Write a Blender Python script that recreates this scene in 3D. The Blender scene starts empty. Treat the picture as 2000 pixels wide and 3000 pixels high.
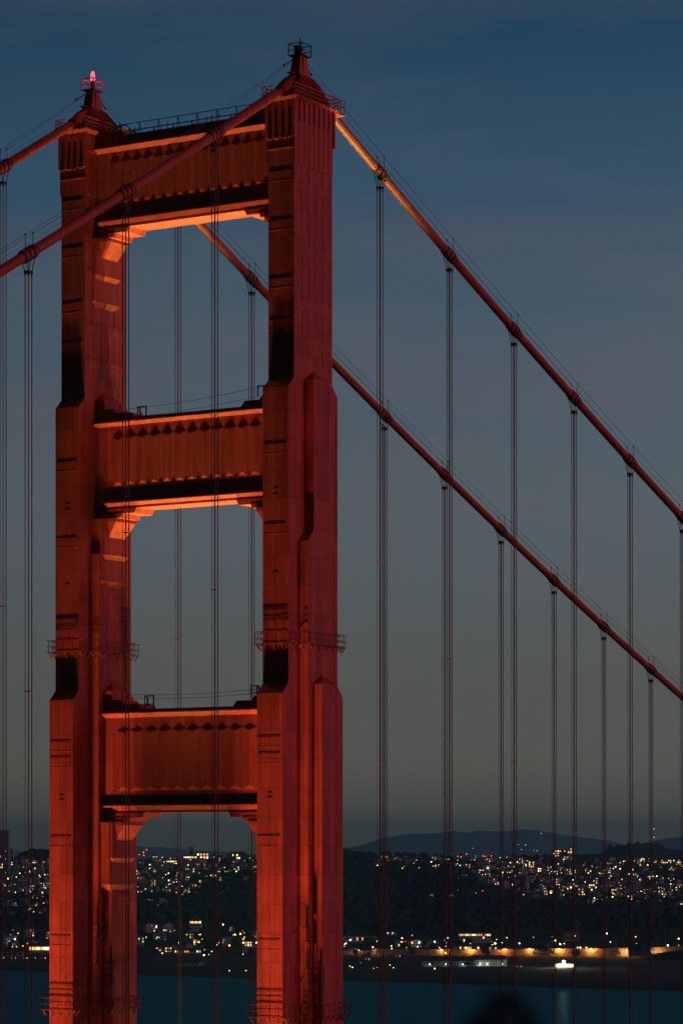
import bpy, math, random
from math import radians, sin, cos, pi, sqrt, floor
from mathutils import Vector, Matrix
random.seed(11)
SC = bpy.context.scene
COL = SC.collection

# ------------------------------------------------------------------ camera
# world: +X runs south along the bridge, +Y is east, Z is height above the water
TH = 0.56412
CAM = Vector((-269.52, -175.68, 145.0))
FW = Vector((cos(TH), sin(TH), 0)); RT = Vector((sin(TH), -cos(TH), 0))
FPX, YH = 8866.5, 2491.8          # focal length and horizon row for a 2000 x 3000 frame
ZB = 145.0                        # bridge heights below are measured from eye level
cd = bpy.data.cameras.new("camera"); cam = bpy.data.objects.new("camera", cd); COL.objects.link(cam)
cam.location = CAM
cam.rotation_euler = (pi/2, 0, math.atan2(FW.y, FW.x) - pi/2)
cd.sensor_fit = 'HORIZONTAL'; cd.sensor_width = 24.0; cd.lens = 24.0*FPX/2000
cd.shift_x = 0.0; cd.shift_y = (YH-1500)/2000
cd.clip_start = 0.3; cd.clip_end = 60000
cd.dof.use_dof = True; cd.dof.focus_distance = 330; cd.dof.aperture_fstop = 6.0
SC.camera = cam

# ------------------------------------------------------------------ dusk sky
W = bpy.data.worlds.new("World"); SC.world = W; W.use_nodes = True
nt = W.node_tree; nt.nodes.clear()
def N(t, kind, **kw):
    n = t.nodes.new(kind)
    for k, v in kw.items():
        if k.startswith('i_'):
            key = k[2:]; key = int(key) if key.isdigit() else key.replace('_', ' ')
            n.inputs[key].default_value = v
        else: setattr(n, k, v)
    return n
def srgb(r, g, b):
    f = lambda c: (c/12.92 if c <= 0.04045 else ((c+0.055)/1.055)**2.4)
    return (f(r/255), f(g/255), f(b/255), 1)
tc = N(nt, 'ShaderNodeTexCoord'); sx = N(nt, 'ShaderNodeSeparateXYZ')
nt.links.new(tc.outputs['Generated'], sx.inputs[0])
ramp = N(nt, 'ShaderNodeValToRGB'); ramp.color_ramp.interpolation = 'EASE'
mr = N(nt, 'ShaderNodeMapRange'); mr.inputs[1].default_value = -0.02; mr.inputs[2].default_value = 0.5
nt.links.new(sx.outputs[2], mr.inputs[0]); nt.links.new(mr.outputs[0], ramp.inputs[0])
def pos(z): return (z+0.02)/0.52
STOPS = [(-0.02, srgb(60, 58, 52)), (0.004, srgb(112, 107, 92)), (0.022, srgb(106, 102, 92)), (0.055, srgb(92, 95, 90)),
         (0.11, srgb(86, 99, 105)), (0.16, srgb(70, 92, 107)), (0.21, srgb(54, 82, 104)), (0.275, srgb(32, 66, 91)),
         (0.36, srgb(14, 28, 44)), (0.5, srgb(5, 12, 22))]
el = ramp.color_ramp.elements
while len(el) > 1: el.remove(el[-1])
el[0].position = pos(STOPS[0][0]); el[0].color = STOPS[0][1]
for z, c in STOPS[1:]:
    e = el.new(pos(z)); e.color = c
# streaks of thin high cloud
mp = N(nt, 'ShaderNodeMapping'); mp.inputs['Scale'].default_value = (3, 3, 15)
nz = N(nt, 'ShaderNodeTexNoise', i_Scale=1.4, i_Detail=5.0, i_Roughness=0.55)
nt.links.new(tc.outputs['Generated'], mp.inputs[0]); nt.links.new(mp.outputs[0], nz.inputs['Vector'])
mr2 = N(nt, 'ShaderNodeMapRange'); mr2.inputs[1].default_value = 0.44; mr2.inputs[2].default_value = 0.70
mr2.inputs[3].default_value = 0.0; mr2.inputs[4].default_value = 0.36
nt.links.new(nz.outputs[0], mr2.inputs[0])
mx = N(nt, 'ShaderNodeMix', data_type='RGBA'); nt.links.new(mr2.outputs[0], mx.inputs[0])
nt.links.new(ramp.outputs[0], mx.inputs[6]); mx.inputs[7].default_value = srgb(104, 96, 100)
# the northern half of the sky is already night
dt = N(nt, 'ShaderNodeVectorMath', operation='DOT_PRODUCT'); nt.links.new(tc.outputs['Generated'], dt.inputs[0])
dt.inputs[1].default_value = (FW.x, FW.y, 0)
mr3 = N(nt, 'ShaderNodeMapRange'); mr3.inputs[1].default_value = -0.25; mr3.inputs[2].default_value = 0.75
mr3.inputs[3].default_value = 0.14; mr3.inputs[4].default_value = 1.0
nt.links.new(dt.outputs['Value'], mr3.inputs[0])
# and it is a little brighter towards the west
dw = N(nt, 'ShaderNodeVectorMath', operation='DOT_PRODUCT'); nt.links.new(tc.outputs['Generated'], dw.inputs[0]); dw.inputs[1].default_value = (RT.x, RT.y, 0)
mr4 = N(nt, 'ShaderNodeMapRange'); mr4.inputs[1].default_value = -0.5; mr4.inputs[2].default_value = 0.5; mr4.inputs[3].default_value = 0.72; mr4.inputs[4].default_value = 1.22
nt.links.new(dw.outputs['Value'], mr4.inputs[0])
mm_ = N(nt, 'ShaderNodeMath', operation='MULTIPLY'); nt.links.new(mr3.outputs[0], mm_.inputs[0]); nt.links.new(mr4.outputs[0], mm_.inputs[1])
bg = N(nt, 'ShaderNodeBackground'); wo = N(nt, 'ShaderNodeOutputWorld')
nt.links.new(mx.outputs[2], bg.inputs[0]); nt.links.new(mm_.outputs[0], bg.inputs[1]); nt.links.new(bg.outputs[0], wo.inputs[0])

# afterglow in the west: one very soft, low source
sd = bpy.data.lights.new("afterglow", 'SUN'); sun = bpy.data.objects.new("afterglow", sd); COL.objects.link(sun)
sd.energy = 0.88; sd.angle = radians(38); sd.color = (1.0, 0.40, 0.60)
az = Vector((0.26, -1.0, 0.10)).normalized()      # towards the glow
sun.rotation_euler = az.to_track_quat('Z', 'Y').to_euler()

VS = SC.view_settings; VS.view_transform = 'Standard'; VS.look = 'None'; VS.exposure = 0; VS.gamma = 1
SC.cycles.use_denoising = True
SC.cycles.max_bounces = 5; SC.cycles.diffuse_bounces = 2; SC.cycles.glossy_bounces = 2; SC.cycles.volume_bounces = 0
SC.cycles.sample_clamp_indirect = 4
SC.cycles.use_light_tree = True

# ------------------------------------------------------------------ materials
def mat(name, col, rough=0.6, emit=None, strength=1.0, spec=0.4, metal=0.0):
    m = bpy.data.materials.new(name); m.use_nodes = True
    p = m.node_tree.nodes['Principled BSDF']
    p.inputs['Base Color'].default_value = (*col, 1); p.inputs['Roughness'].default_value = rough
    p.inputs['Specular IOR Level'].default_value = spec; p.inputs['Metallic'].default_value = metal
    if emit:
        p.inputs['Emission Color'].default_value = (*emit, 1); p.inputs['Emission Strength'].default_value = strength
    return m
def mott(m, c1, c2, scale=(1, 1, 1), nscale=1.0, detail=6, obj=True):
    t = m.node_tree; p = t.nodes['Principled BSDF']
    tc = N(t, 'ShaderNodeTexCoord'); mp = N(t, 'ShaderNodeMapping'); mp.inputs['Scale'].default_value = scale
    nz = N(t, 'ShaderNodeTexNoise', i_Scale=nscale, i_Detail=float(detail))
    r = N(t, 'ShaderNodeValToRGB'); r.color_ramp.elements[0].position = 0.3; r.color_ramp.elements[1].position = 0.72
    r.color_ramp.elements[0].color = (*c1, 1); r.color_ramp.elements[1].color = (*c2, 1)
    t.links.new(tc.outputs['Object'], mp.inputs[0]); t.links.new(mp.outputs[0], nz.inputs[0])
    t.links.new(nz.outputs[0], r.inputs[0]); t.links.new(r.outputs[0], p.inputs['Base Color'])
    return r
def math_n(t, op, a, b=None, c=None):
    n = N(t, 'ShaderNodeMath', operation=op)
    for i, v in enumerate((a, b, c)):
        if v is None: continue
        if isinstance(v, (int, float)): n.inputs[i].default_value = v
        else: t.links.new(v, n.inputs[i])
    return n.outputs[0]
def paint(name, base=(0.50, 0.052, 0.030), seams=True, rivets=True, stain=0.5, wear=False):
    """orange-red bridge enamel with plate joints, rivet rows, rain streaks and patches of fresh paint"""
    m = mat(name, base, 0.48, spec=0.35); t = m.node_tree; p = t.nodes['Principled BSDF']; L = t.links.new
    tc = N(t, 'ShaderNodeTexCoord'); s = N(t, 'ShaderNodeSeparateXYZ'); L(tc.outputs['Object'], s.inputs[0])
    u = math_n(t, 'ADD', s.outputs[0], s.outputs[1]); z = s.outputs[2]
    mp = N(t, 'ShaderNodeMapping'); mp.inputs['Scale'].default_value = (1.6, 1.6, 0.07)
    L(tc.outputs['Object'], mp.inputs[0])
    n1 = N(t, 'ShaderNodeTexNoise', i_Scale=1.3, i_Detail=6.0, i_Roughness=0.6); L(mp.outputs[0], n1.inputs[0])
    n2 = N(t, 'ShaderNodeTexNoise', i_Scale=0.35, i_Detail=4.0); L(tc.outputs['Object'], n2.inputs[0])
    a = N(t, 'ShaderNodeMapRange'); a.inputs[1].default_value = 0.35; a.inputs[2].default_value = 0.75
    a.inputs[3].default_value = 0.66+0.1*(1-stain); a.inputs[4].default_value = 1.16; L(n1.outputs[0], a.inputs[0])
    b = N(t, 'ShaderNodeMapRange'); b.inputs[1].default_value = 0.3; b.inputs[2].default_value = 0.7
    b.inputs[3].default_value = 0.88; b.inputs[4].default_value = 1.10; L(n2.outputs[0], b.inputs[0])
    f = math_n(t, 'MULTIPLY', a.outputs[0], b.outputs[0])
    if seams:
        # plate joints: every panel of the shell is a little different, joints are dirty
        vz = math_n(t, 'MODULO', math_n(t, 'ADD', z, 1000.0), 3.05); vu = math_n(t, 'MODULO', math_n(t, 'ADD', u, 1000.2), 1.0668)
        jz = math_n(t, 'LESS_THAN', vz, 0.10); ju = math_n(t, 'LESS_THAN', vu, 0.09)
        j = math_n(t, 'MAXIMUM', jz, ju)
        f = math_n(t, 'MULTIPLY', f, math_n(t, 'SUBTRACT', 1.0, math_n(t, 'MULTIPLY', j, 0.33)))
        cu = math_n(t, 'FLOOR', math_n(t, 'DIVIDE', math_n(t, 'ADD', u, 1000.2), 1.0668))
        cz = math_n(t, 'FLOOR', math_n(t, 'DIVIDE', math_n(t, 'ADD', z, 1000.0), 3.05))
        cb = N(t, 'ShaderNodeCombineXYZ'); L(cu, cb.inputs[0]); L(cz, cb.inputs[1])
        wn = N(t, 'ShaderNodeTexWhiteNoise', noise_dimensions='3D'); L(cb.outputs[0], wn.inputs[0])
        f = math_n(t, 'MULTIPLY', f, math_n(t, 'MULTIPLY_ADD', wn.outputs[0], 0.30, 0.82))
    mx = N(t, 'ShaderNodeVectorMath', operation='SCALE'); mx.inputs[0].default_value = base; L(f, mx.inputs['Scale'])
    if wear:
        n3 = N(t, 'ShaderNodeTexNoise', i_Scale=1.1, i_Detail=9.0, i_Roughness=0.75); L(tc.outputs['Object'], n3.inputs[0])
        k3 = N(t, 'ShaderNodeMapRange'); k3.inputs[1].default_value = 0.56; k3.inputs[2].default_value = 0.68; L(n3.outputs[0], k3.inputs[0])
        bl = N(t, 'ShaderNodeMix', data_type='VECTOR'); L(math_n(t, 'MULTIPLY', k3.outputs[0], 0.75), bl.inputs[0]); L(mx.outputs[0], bl.inputs[4]); bl.inputs[5].default_value = (0.46, 0.17, 0.12)
        mx = bl
    L(mx.outputs[1] if wear else mx.outputs[0], p.inputs['Base Color'])
    if rivets:
        # staggered rows of rivet heads
        du = math_n(t, 'SUBTRACT', math_n(t, 'MODULO', math_n(t, 'ADD', u, 1000.0), 0.2667), 0.1333)
        dz = math_n(t, 'SUBTRACT', math_n(t, 'MODULO', math_n(t, 'ADD', z, 1000.0), 0.30), 0.15)
        r2 = math_n(t, 'ADD', math_n(t, 'MULTIPLY', du, du), math_n(t, 'MULTIPLY', dz, dz))
        h = N(t, 'ShaderNodeMapRange'); h.inputs[1].default_value = 0.0; h.inputs[2].default_value = 0.0036
        h.inputs[3].default_value = 1.0; h.inputs[4].default_value = 0.0; L(r2, h.inputs[0])
        h2 = math_n(t, 'MULTIPLY_ADD', n1.outputs[0], 0.25, h.outputs[0])
        bp = N(t, 'ShaderNodeBump', i_Strength=0.55, i_Distance=0.035); L(h2, bp.inputs['Height']); L(bp.outputs[0], p.inputs['Normal'])
    return m
M = {}
M['paint'] = paint('orange_enamel')
M['wall'] = paint('orange_enamel_panel', rivets=False)
M['smooth'] = paint('orange_enamel_plain', seams=False, rivets=False, stain=1)
M['trim'] = mat('orange_enamel_trim', (0.50, 0.052, 0.030), 0.5)
M['cable'] = paint('weathered_cable_enamel', base=(0.46, 0.055, 0.034), seams=False, rivets=False, stain=1, wear=True)
M['gal'] = mat('gallery_enamel', (0.22, 0.025, 0.016), 0.6)
M['rope'] = mat('rope_enamel', (0.17, 0.045, 0.04), 0.6)
M['dark'] = mat('dark_steel', (0.03, 0.022, 0.022), 0.6)
M['wire'] = mat('galvanised_wire', (0.16, 0.07, 0.06), 0.5)
M['slot'] = mat('dark_opening', (0.012, 0.008, 0.008), 0.9)
M['white'] = mat('white_paint', (0.7, 0.68, 0.62), 0.6)
M['steel'] = mat('grey_steel', (0.2, 0.2, 0.2), 0.5, metal=0.3)
def emis(name, col, s): return mat(name, (0.02, 0.02, 0.02), 0.8, emit=col, strength=s)
M['beacon'] = emis('red_beacon_glass', (1.0, 0.05, 0.06), 4.5)
M['beacon_core'] = emis('red_beacon_filament', (1.0, 0.35, 0.28), 9)

# ------------------------------------------------------------------ mesh builder
class MB:
    def __init__(s): s.v = []; s.f = []; s.m = []; s.mi = 0
    def add(s, vs, fs):
        o = len(s.v); s.v += [tuple(q) for q in vs]
        for q in fs: s.f.append([i+o for i in q]); s.m.append(s.mi)
        return s
    def box(s, x0, x1, y0, y1, z0, z1):
        if x0 > x1: x0, x1 = x1, x0
        if y0 > y1: y0, y1 = y1, y0
        if z0 > z1: z0, z1 = z1, z0
        return s.hexa([(x0, y0), (x1, y0), (x1, y1), (x0, y1)], z0, [(x0, y0), (x1, y0), (x1, y1), (x0, y1)], z1)
    def hexa(s, a, z0, b, z1):
        n = len(a)
        vs = [(x, y, z0) for x, y in a]+[(x, y, z1) for x, y in b]
        fs = [[i, (i+1) % n, n+(i+1) % n, n+i] for i in range(n)]+[list(range(n))[::-1], list(range(n, 2*n))]
        return s.add(vs, fs)
    def frus(s, cx, cy, hx0, hy0, z0, hx1, hy1, z1):
        r = lambda hx, hy: [(cx-hx, cy-hy), (cx+hx, cy-hy), (cx+hx, cy+hy), (cx-hx, cy+hy)]
        return s.hexa(r(hx0, hy0), z0, r(hx1, hy1), z1)
    def prism(s, prof, y0, y1):           # profile (x, z), extruded along y
        n = len(prof)
        vs = [(x, y0, z) for x, z in prof]+[(x, y1, z) for x, z in prof]
        fs = [[i, (i+1) % n, n+(i+1) % n, n+i] for i in range(n)]+[list(range(n))[::-1], list(range(n, 2*n))]
        return s.add(vs, fs)
    def prismx(s, prof, x0, x1):          # profile (y, z), extruded along x
        n = len(prof)
        vs = [(x0, y, z) for y, z in prof]+[(x1, y, z) for y, z in prof]
        fs = [[i, (i+1) % n, n+(i+1) % n, n+i] for i in range(n)]+[list(range(n))[::-1], list(range(n, 2*n))]
        return s.add(vs, fs)
    def tube(s, pts, r, n=6, cap=True):
        pts = [Vector(p) for p in pts]; rings = []
        for i, p in enumerate(pts):
            d = (pts[min(i+1, len(pts)-1)]-pts[max(i-1, 0)]).normalized()
            a = d.cross(Vector((0, 0, 1)))
            if a.length < 1e-3: a = Vector((1, 0, 0))
            a.normalize(); b = d.cross(a); rr = r[i] if isinstance(r, (list, tuple)) else r
            rings.append([p+a*rr*cos(2*pi*k/n)+b*rr*sin(2*pi*k/n) for k in range(n)])
        vs = [q for g in rings for q in g]
        fs = [[i*n+k, i*n+(k+1) % n, (i+1)*n+(k+1) % n, (i+1)*n+k] for i in range(len(pts)-1) for k in range(n)]
        if cap: fs += [list(range(n))[::-1], [(len(pts)-1)*n+k for k in range(n)]]
        return s.add(vs, fs)
    def bar(s, p, q, w, h=None):          # square bar between two points
        p, q = Vector(p), Vector(q); d = (q-p).normalized(); h = h or w
        a = d.cross(Vector((0, 0, 1)))
        if a.length < 1e-3: a = Vector((0, 1, 0))
        a.normalize(); b = d.cross(a)
        vs = [c+a*i*w/2+b*j*h/2 for c in (p, q) for i, j in ((-1, -1), (1, -1), (1, 1), (-1, 1))]
        return s.add(vs, [[0, 1, 2, 3], [7, 6, 5, 4], [0, 4, 5, 1], [1, 5, 6, 2], [2, 6, 7, 3], [3, 7, 4, 0]])
    def ball(s, c, r, n=8, sq=1.0, jit=0.0):
        c = Vector(c); rows = max(3, n//2); vs = [c+Vector((0, 0, -r*sq))]; fs = []
        for i in range(1, rows):
            a = -pi/2+pi*i/rows
            for k in range(n):
                j = 1+random.uniform(-jit, jit)
                vs.append(c+Vector((cos(a)*cos(2*pi*k/n), cos(a)*sin(2*pi*k/n), sin(a)*sq))*r*j)
        vs.append(c+Vector((0, 0, r*sq))); e = len(vs)-1
        for k in range(n): fs.append([0, 1+(k+1) % n, 1+k]); fs.append([e, e-n+k, e-n+(k+1) % n])
        for i in range(rows-2):
            for k in range(n):
                fs.append([1+i*n+k, 1+i*n+(k+1) % n, 1+(i+1)*n+(k+1) % n, 1+(i+1)*n+k])
        return s.add(vs, fs)
    def build(s, name, mats, parent=None, smooth=False):
        me = bpy.data.meshes.new(name); me.from_pydata(s.v, [], s.f)
        if not isinstance(mats, (list, tuple)): mats = [mats]
        for q in mats: me.materials.append(M[q] if isinstance(q, str) else q)
        me.polygons.foreach_set('material_index', s.m)
        if smooth: me.polygons.foreach_set('use_smooth', [True]*len(me.polygons))
        me.validate(); me.update()
        o = bpy.data.objects.new(name, me); COL.objects.link(o)
        if parent is not None: o.parent = parent
        return o
def tag(o, label=None, cat=None, group=None, kind=None):
    if label: o['label'] = label
    if cat: o['category'] = cat
    if group: o['group'] = group
    if kind: o['kind'] = kind
    return o
def empty(name, loc=(0, 0, 0), parent=None):
    o = bpy.data.objects.new(name, None); o.location = loc; COL.objects.link(o)
    o.empty_display_size = 0.5
    if parent is not None: o.parent = parent
    return o

# ------------------------------------------------------------------ the tower
C = 1.0668
YE, YW = 27.43, 0.0
tower = tag(empty('bridge_tower'), 'tall floodlit orange steel suspension bridge tower with two stepped legs and three cross struts', 'bridge tower')
TB = -74
def leg_shell(cy):
    m = MB()
    b = 1.6
    # the long bar of the cross plan, stepping back twice
    m.box(-5.87, 5.87, cy-b, cy+b, TB, 16.47)
    m.frus(0, cy, 5.87, b, 16.47, 4.80, b, 17.56)
    m.box(-4.80, 4.80, cy-b, cy+b, 17.56, 48.64)
    m.frus(0, cy, 4.80, b, 48.64, 3.73, b, 49.71)
    m.box(-3.73, 3.73, cy-b, cy+b, 49.71, 78.95)
    for s in (-1, 1):
        # stepped pilasters on both broad sides
        y0, y1, y2, y3 = cy+s*b, cy+s*2.67, cy+s*2.67, cy+s*3.70
        m.box(-1.6, 1.6, y0, y1, 33.7, 49.71)
        ap = (0, y0, 50.78)
        q = [(-1.6, y0, 49.71), (-1.6, y1, 49.71), (1.6, y1, 49.71), (1.6, y0, 49.71), ap]
        m.add(q, [[0, 1, 4], [1, 2, 4], [2, 3, 4], [0, 4, 3]])
        m.frus(0, (y0+y1)/2, 2.7, 0.535, 32.6, 1.6, 0.535, 33.7)
        m.box(-2.7, 2.7, y0, y1, TB, 32.6)
        m.box(-1.6, 1.6, y2, y3, TB, 17.56)
        ap = (0, y2, 18.6)
        q = [(-1.6, y2, 17.56), (-1.6, y3, 17.56), (1.6, y3, 17.56), (1.6, y2, 17.56), ap]
        m.add(q, [[0, 1, 4], [1, 2, 4], [2, 3, 4], [0, 4, 3]])
    return m
def leg_detail(cy, west):
    """splice plates, ledges and small openings riveted on the shell"""
    m = MB()
    b = 1.6
    def face(X, zs, ze):
        z = zs
        return z
    fx = [(-5.87, TB, 16.3), (-4.80, 17.6, 48.4), (-3.73, 49.8, 71.0)]
    ledges = {-5.87: [11.9, 10.15, 1.5, -9.4, -20.0], -4.80: [42.7, 34.3, 25.6], -3.73: [71.6, 66.4, 60.3, 56.0]}
    for X, z0, z1 in fx:
        for sx in (1, -1):
            x = X*sx; o = x-sx*-0.035
            xo = x+(0.018 if x > 0 else -0.018)
            # edge angles and centre strips
            for (ya, yb) in ((-b, -b+0.28), (b-0.28, b), (-0.62, -0.42), (0.10, 0.30)):
                m.box(x, xo, cy+ya, cy+yb, max(z0, -40), z1)
            for z in ledges[X]:
                xl = x+(0.038 if x > 0 else -0.038)
                m.box(x, xl, cy-b+0.3, cy+b-0.1, z, z+0.12)
                m.box(x, x+(0.07 if x > 0 else -0.07), cy-b+0.3, cy+b-0.1, z-1.05, z-0.97)
                m.box(x, x+(0.055 if x > 0 else -0.055), cy-b+0.3, cy+b-0.1, z-0.97, z)
    # wide outer plates on the broad faces
    for s in (-1, 1):
        for yf, xs, z0, z1 in ((b, (-3.70, -3.30), 50, 77), (b, (3.30, 3.70), 50, 74.5), (b, (-4.77, -4.4), 18, 48.4), (b, (4.4, 4.77), 18, 48.4),
                               (2.67, (-1.58, -1.30), 34, 49.5), (2.67, (1.30, 1.58), 34, 49.5), (2.67, (-2.68, -2.4), -40, 32.4), (2.67, (2.4, 2.68), -40, 32.4),
                               (3.70, (-1.58, -1.30), -40, 17.3), (3.70, (1.30, 1.58), -40, 17.3),
                               (b, (-2.2, -1.9), 51.5, 75), (b, (-0.9, -0.72), 51.5, 75), (b, (0.45, 0.62), 51.5, 75), (b, (1.7, 1.95), 51.5, 75)):
            m.box(xs[0], xs[1], cy+s*yf, cy+s*(yf+0.04), z0, z1)
        for yf, hx, zz in ((b, 3.7, (75.2, 69.5, 62.9, 57.0, 53.2)), (2.67, 1.6, (46.5, 39.6)), (2.67, 2.65, (27.4, 20.6, 13.2)), (3.70, 1.6, (9.5, 2.8, -6.0, -13.5))):
            for z in zz:
                m.box(-hx+.06, hx-.06, cy+s*yf, cy+s*(yf+0.05), z, z+0.9)
    return m
def slots(cy, leg):
    b = 1.6
    for x, zz in ((-5.87, (6.0, 5.5)), (-4.80, (38.0, 37.4, 29.2))):
        for z in zz:
            m = MB(); m.box(x-0.022, x-0.002, cy-0.33, cy+0.33, z, z+0.17); m.build('vent_slot', 'slot', leg)
def head(cy, leg):
    """ornamented top: crenellated collar, parapet, ribbed saddle housing, pyramid mast"""
    b = 1.6
    m = MB()
    # slightly wider upper casing with dentils on the broad sides
    for s in (-1, 1):
        yo = cy+s*b; y1 = cy+s*(b+0.10); y2 = cy+s*(b+0.26)
        m.box(-3.73, 3.73, yo, y1, 72.2, 78.95)
        n = 8
        for k in range(n):                       # raised teeth between dark recesses
            xa = -3.83+0.95*k; m.box(xa, xa+0.50, y1, y2, 76.9-(0.0), 78.95)
            m.box(xa+0.02, xa+0.12, y1, y1+s*0.06, 72.3, 76.9)
    for sx in (-1, 1):
        x0 = 3.73*sx; x1 = 3.83*sx; x2 = 4.0*sx
        for ya in (-1.86, -1.02, -0.18, 0.66, 1.50):
            m.box(x0, x2, cy+ya, cy+ya+0.36, 75.1, 78.95)
        m.box(x0, x1, cy-1.7, cy+1.7, 78.2, 78.95)
        for ya in (-1.5, -0.66, 0.18, 1.02):
            m.box(x0, x2+0.05*sx, cy+ya, cy+ya+0.48, 74.93, 75.1)
        m.box(x0, x1+0.06*sx, cy-1.62, cy+1.62, 73.9, 74.02)
    # two-step cornice
    m.frus(0, cy, 4.05, 1.9, 78.95, 4.25, 2.1, 79.2)
    m.box(-4.3, 4.3, cy-2.15, cy+2.15, 79.2, 79.34)
    m.build('collar', 'smooth', leg)
    # parapet railing
    r = MB()
    X, Y = 4.22, 2.08
    for z in (79.75, 80.15, 80.55):
        rr = 0.035 if z < 80.5 else 0.05
        r.bar((-X, cy-Y, z), (X, cy-Y, z), rr*2); r.bar((-X, cy+Y, z), (X, cy+Y, z), rr*2)
        r.bar((-X, cy-Y, z), (-X, cy-0.8, z), rr*2); r.bar((-X, cy+0.8, z), (-X, cy+Y, z), rr*2)
        r.bar((X, cy-Y, z), (X, cy-0.8, z), rr*2); r.bar((X, cy+0.8, z), (X, cy+Y, z), rr*2)
    for k in range(10):
        x = -X+2*X*k/9
        for s in (-1, 1): r.bar((x, cy+s*Y, 79.34), (x, cy+s*Y, 80.57), 0.06)
    # balcony hung off the south end
    for z in (79.9, 80.6):
        r.bar((X, cy-1.9, z+0.05), (X+1.5, cy-1.9, z+0.05), 0.07); r.bar((X+1.5, cy-1.9, z+0.05), (X+1.5, cy-0.7, z+0.05), 0.07)
    for x in (X+0.75, X+1.5):
        r.bar((x, cy-1.9, 79.1), (x, cy-1.9, 80.68), 0.07); r.bar((x, cy-0.7, 79.1), (x, cy-0.7, 80.68), 0.07)
    r.box(X, X+1.6, cy-2.0, cy-0.62, 79.0, 79.1)
    r.build('parapet_railing', 'trim', leg)
    # saddle housing: stacked frusta with thin fins
    lv = [(79.34, 3.7, 1.45), (79.9, 3.35, 1.42), (80.4, 2.85, 1.36), (80.9, 2.45, 1.24), (81.4, 2.05, 1.06), (81.85, 1.6, 0.86), (82.2, 1.15, 0.68), (82.3, 1.0, 0.62)]
    h = MB()
    for (z0, a0, c0), (z1, a1, c1) in zip(lv, lv[1:]): h.frus(-0.1, cy, a0, c0, z0, a1, c1, z1)
    dome = h.build('saddle_housing', 'smooth', leg)
    for s in (-1, 1):
        f = MB()
        for k in range(15):
            u = -0.96+1.92*k/14
            pts = [(-0.1+u*a*1.0, cy+s*(c_+0.0), z) for z, a, c_ in lv[:-1]]
            for (x0, y0, z0), (x1, y1, z1) in zip(pts, pts[1:]):
                w = 0.045; e = 0.22*s
                vs = [(x0-w, y0-e*.3, z0), (x0+w, y0-e*.3, z0), (x0+w, y0+e, z0), (x0-w, y0+e, z0),
                      (x1-w, y1-e*.3, z1), (x1+w, y1-e*.3, z1), (x1+w, y1+e, z1), (x1-w, y1+e, z1)]
                f.add(vs, [[0, 1, 2, 3], [7, 6, 5, 4], [0, 4, 5, 1], [1, 5, 6, 2], [2, 6, 7, 3], [3, 7, 4, 0]])
        f.build('fin_row', 'smooth', leg)
    # hood where the cable leaves the saddle
    hd = MB()
    for sx in (-1, 1):
        sl = 0.588 if sx < 0 else 0.44
        p = [(sx*(0.8+1.05*i), cy, 82.27-1.35-sl*(0.8+1.05*i)+0.62*(1-i/3)**0.8 if False else 81.75-0.62*(0.8+1.05*i)*0.9+0.35) for i in range(4)]
        hd.tube(p, [0.80, 0.76, 0.70, 0.66], 16)
    hd.build('cable_hood', 'smooth', leg, True)
    # mast
    mt = MB(); mt.box(-1.25, 1.05, cy-0.72, cy+0.72, 82.26, 82.34)
    mt.frus(-0.15, cy, 1.02, 0.62, 82.34, 0.60, 0.50, 84.35)
    for s in (-1, 1): mt.box(-0.45, -0.35, cy+s*0.50, cy+s*0.66, 82.4, 84.2)
    mt.box(-0.15-1.75, -0.15-0.95, cy-0.1, cy+0.5, 82.36, 82.46)
    mt.build('mast', 'smooth', leg)
    g = MB(); e = 0.98; ey = 0.78; gx = -0.15
    g.box(gx-e, gx+e, cy-ey, cy+ey, 84.35, 84.47)
    for z, w in ((84.98, 0.05), (85.62, 0.08)):
        for s in (-1, 1):
            g.bar((gx-e, cy+s*ey, z), (gx+e, cy+s*ey, z), w); g.bar((gx+s*e, cy-ey, z), (gx+s*e, cy+ey, z), w)
    for sx in (-1, 1):
        for sy in (-1, 1): g.bar((gx+sx*e, cy+sy*ey, 84.4), (gx+sx*e, cy+sy*ey, 85.70), 0.085)
    g.bar((gx-e, cy-ey, 85.6), (gx-0.1, cy-ey, 84.95), 0.05); g.bar((gx+0.1, cy+ey, 84.95), (gx+e, cy+ey, 85.6), 0.05)
    g.build('lantern_cage', 'dark' if cy == 0 else 'trim', leg)
    a = MB(); a.box(gx-0.2, gx+0.16, cy-0.2, cy+0.16, 84.47, 85.2); a.tube([(gx, cy, 85.2), (gx, cy, 86.45)], 0.045, 6)
    if cy == 0:
        a.box(gx-0.3, gx+0.3, cy+0.05, cy+0.5, 84.47, 85.6)
        for k in range(5): a.ball((gx-0.6+0.3*k, cy-0.35+0.1*(k % 2), 84.75+0.13*(k % 3)), 0.12, 8)
    a.build('antenna', 'dark', leg)
def plan(level):
    """outline of the cross-shaped plan, offset outward"""
    a, mids = (4.80, [(2.7, 2.67)]) if level == 2 else (5.87, [(2.7, 2.67), (1.6, 3.70)])
    o = 0.56
    q = [(a+o, 1.6+o)]
    for mx_, my in mids: q += [(mx_+o, q[-1][1]), (mx_+o, my+o)]
    out = q+[(-x, y) for x, y in q[::-1]]; out = out+[(-x, -y) for x, y in out]
    return out
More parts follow.
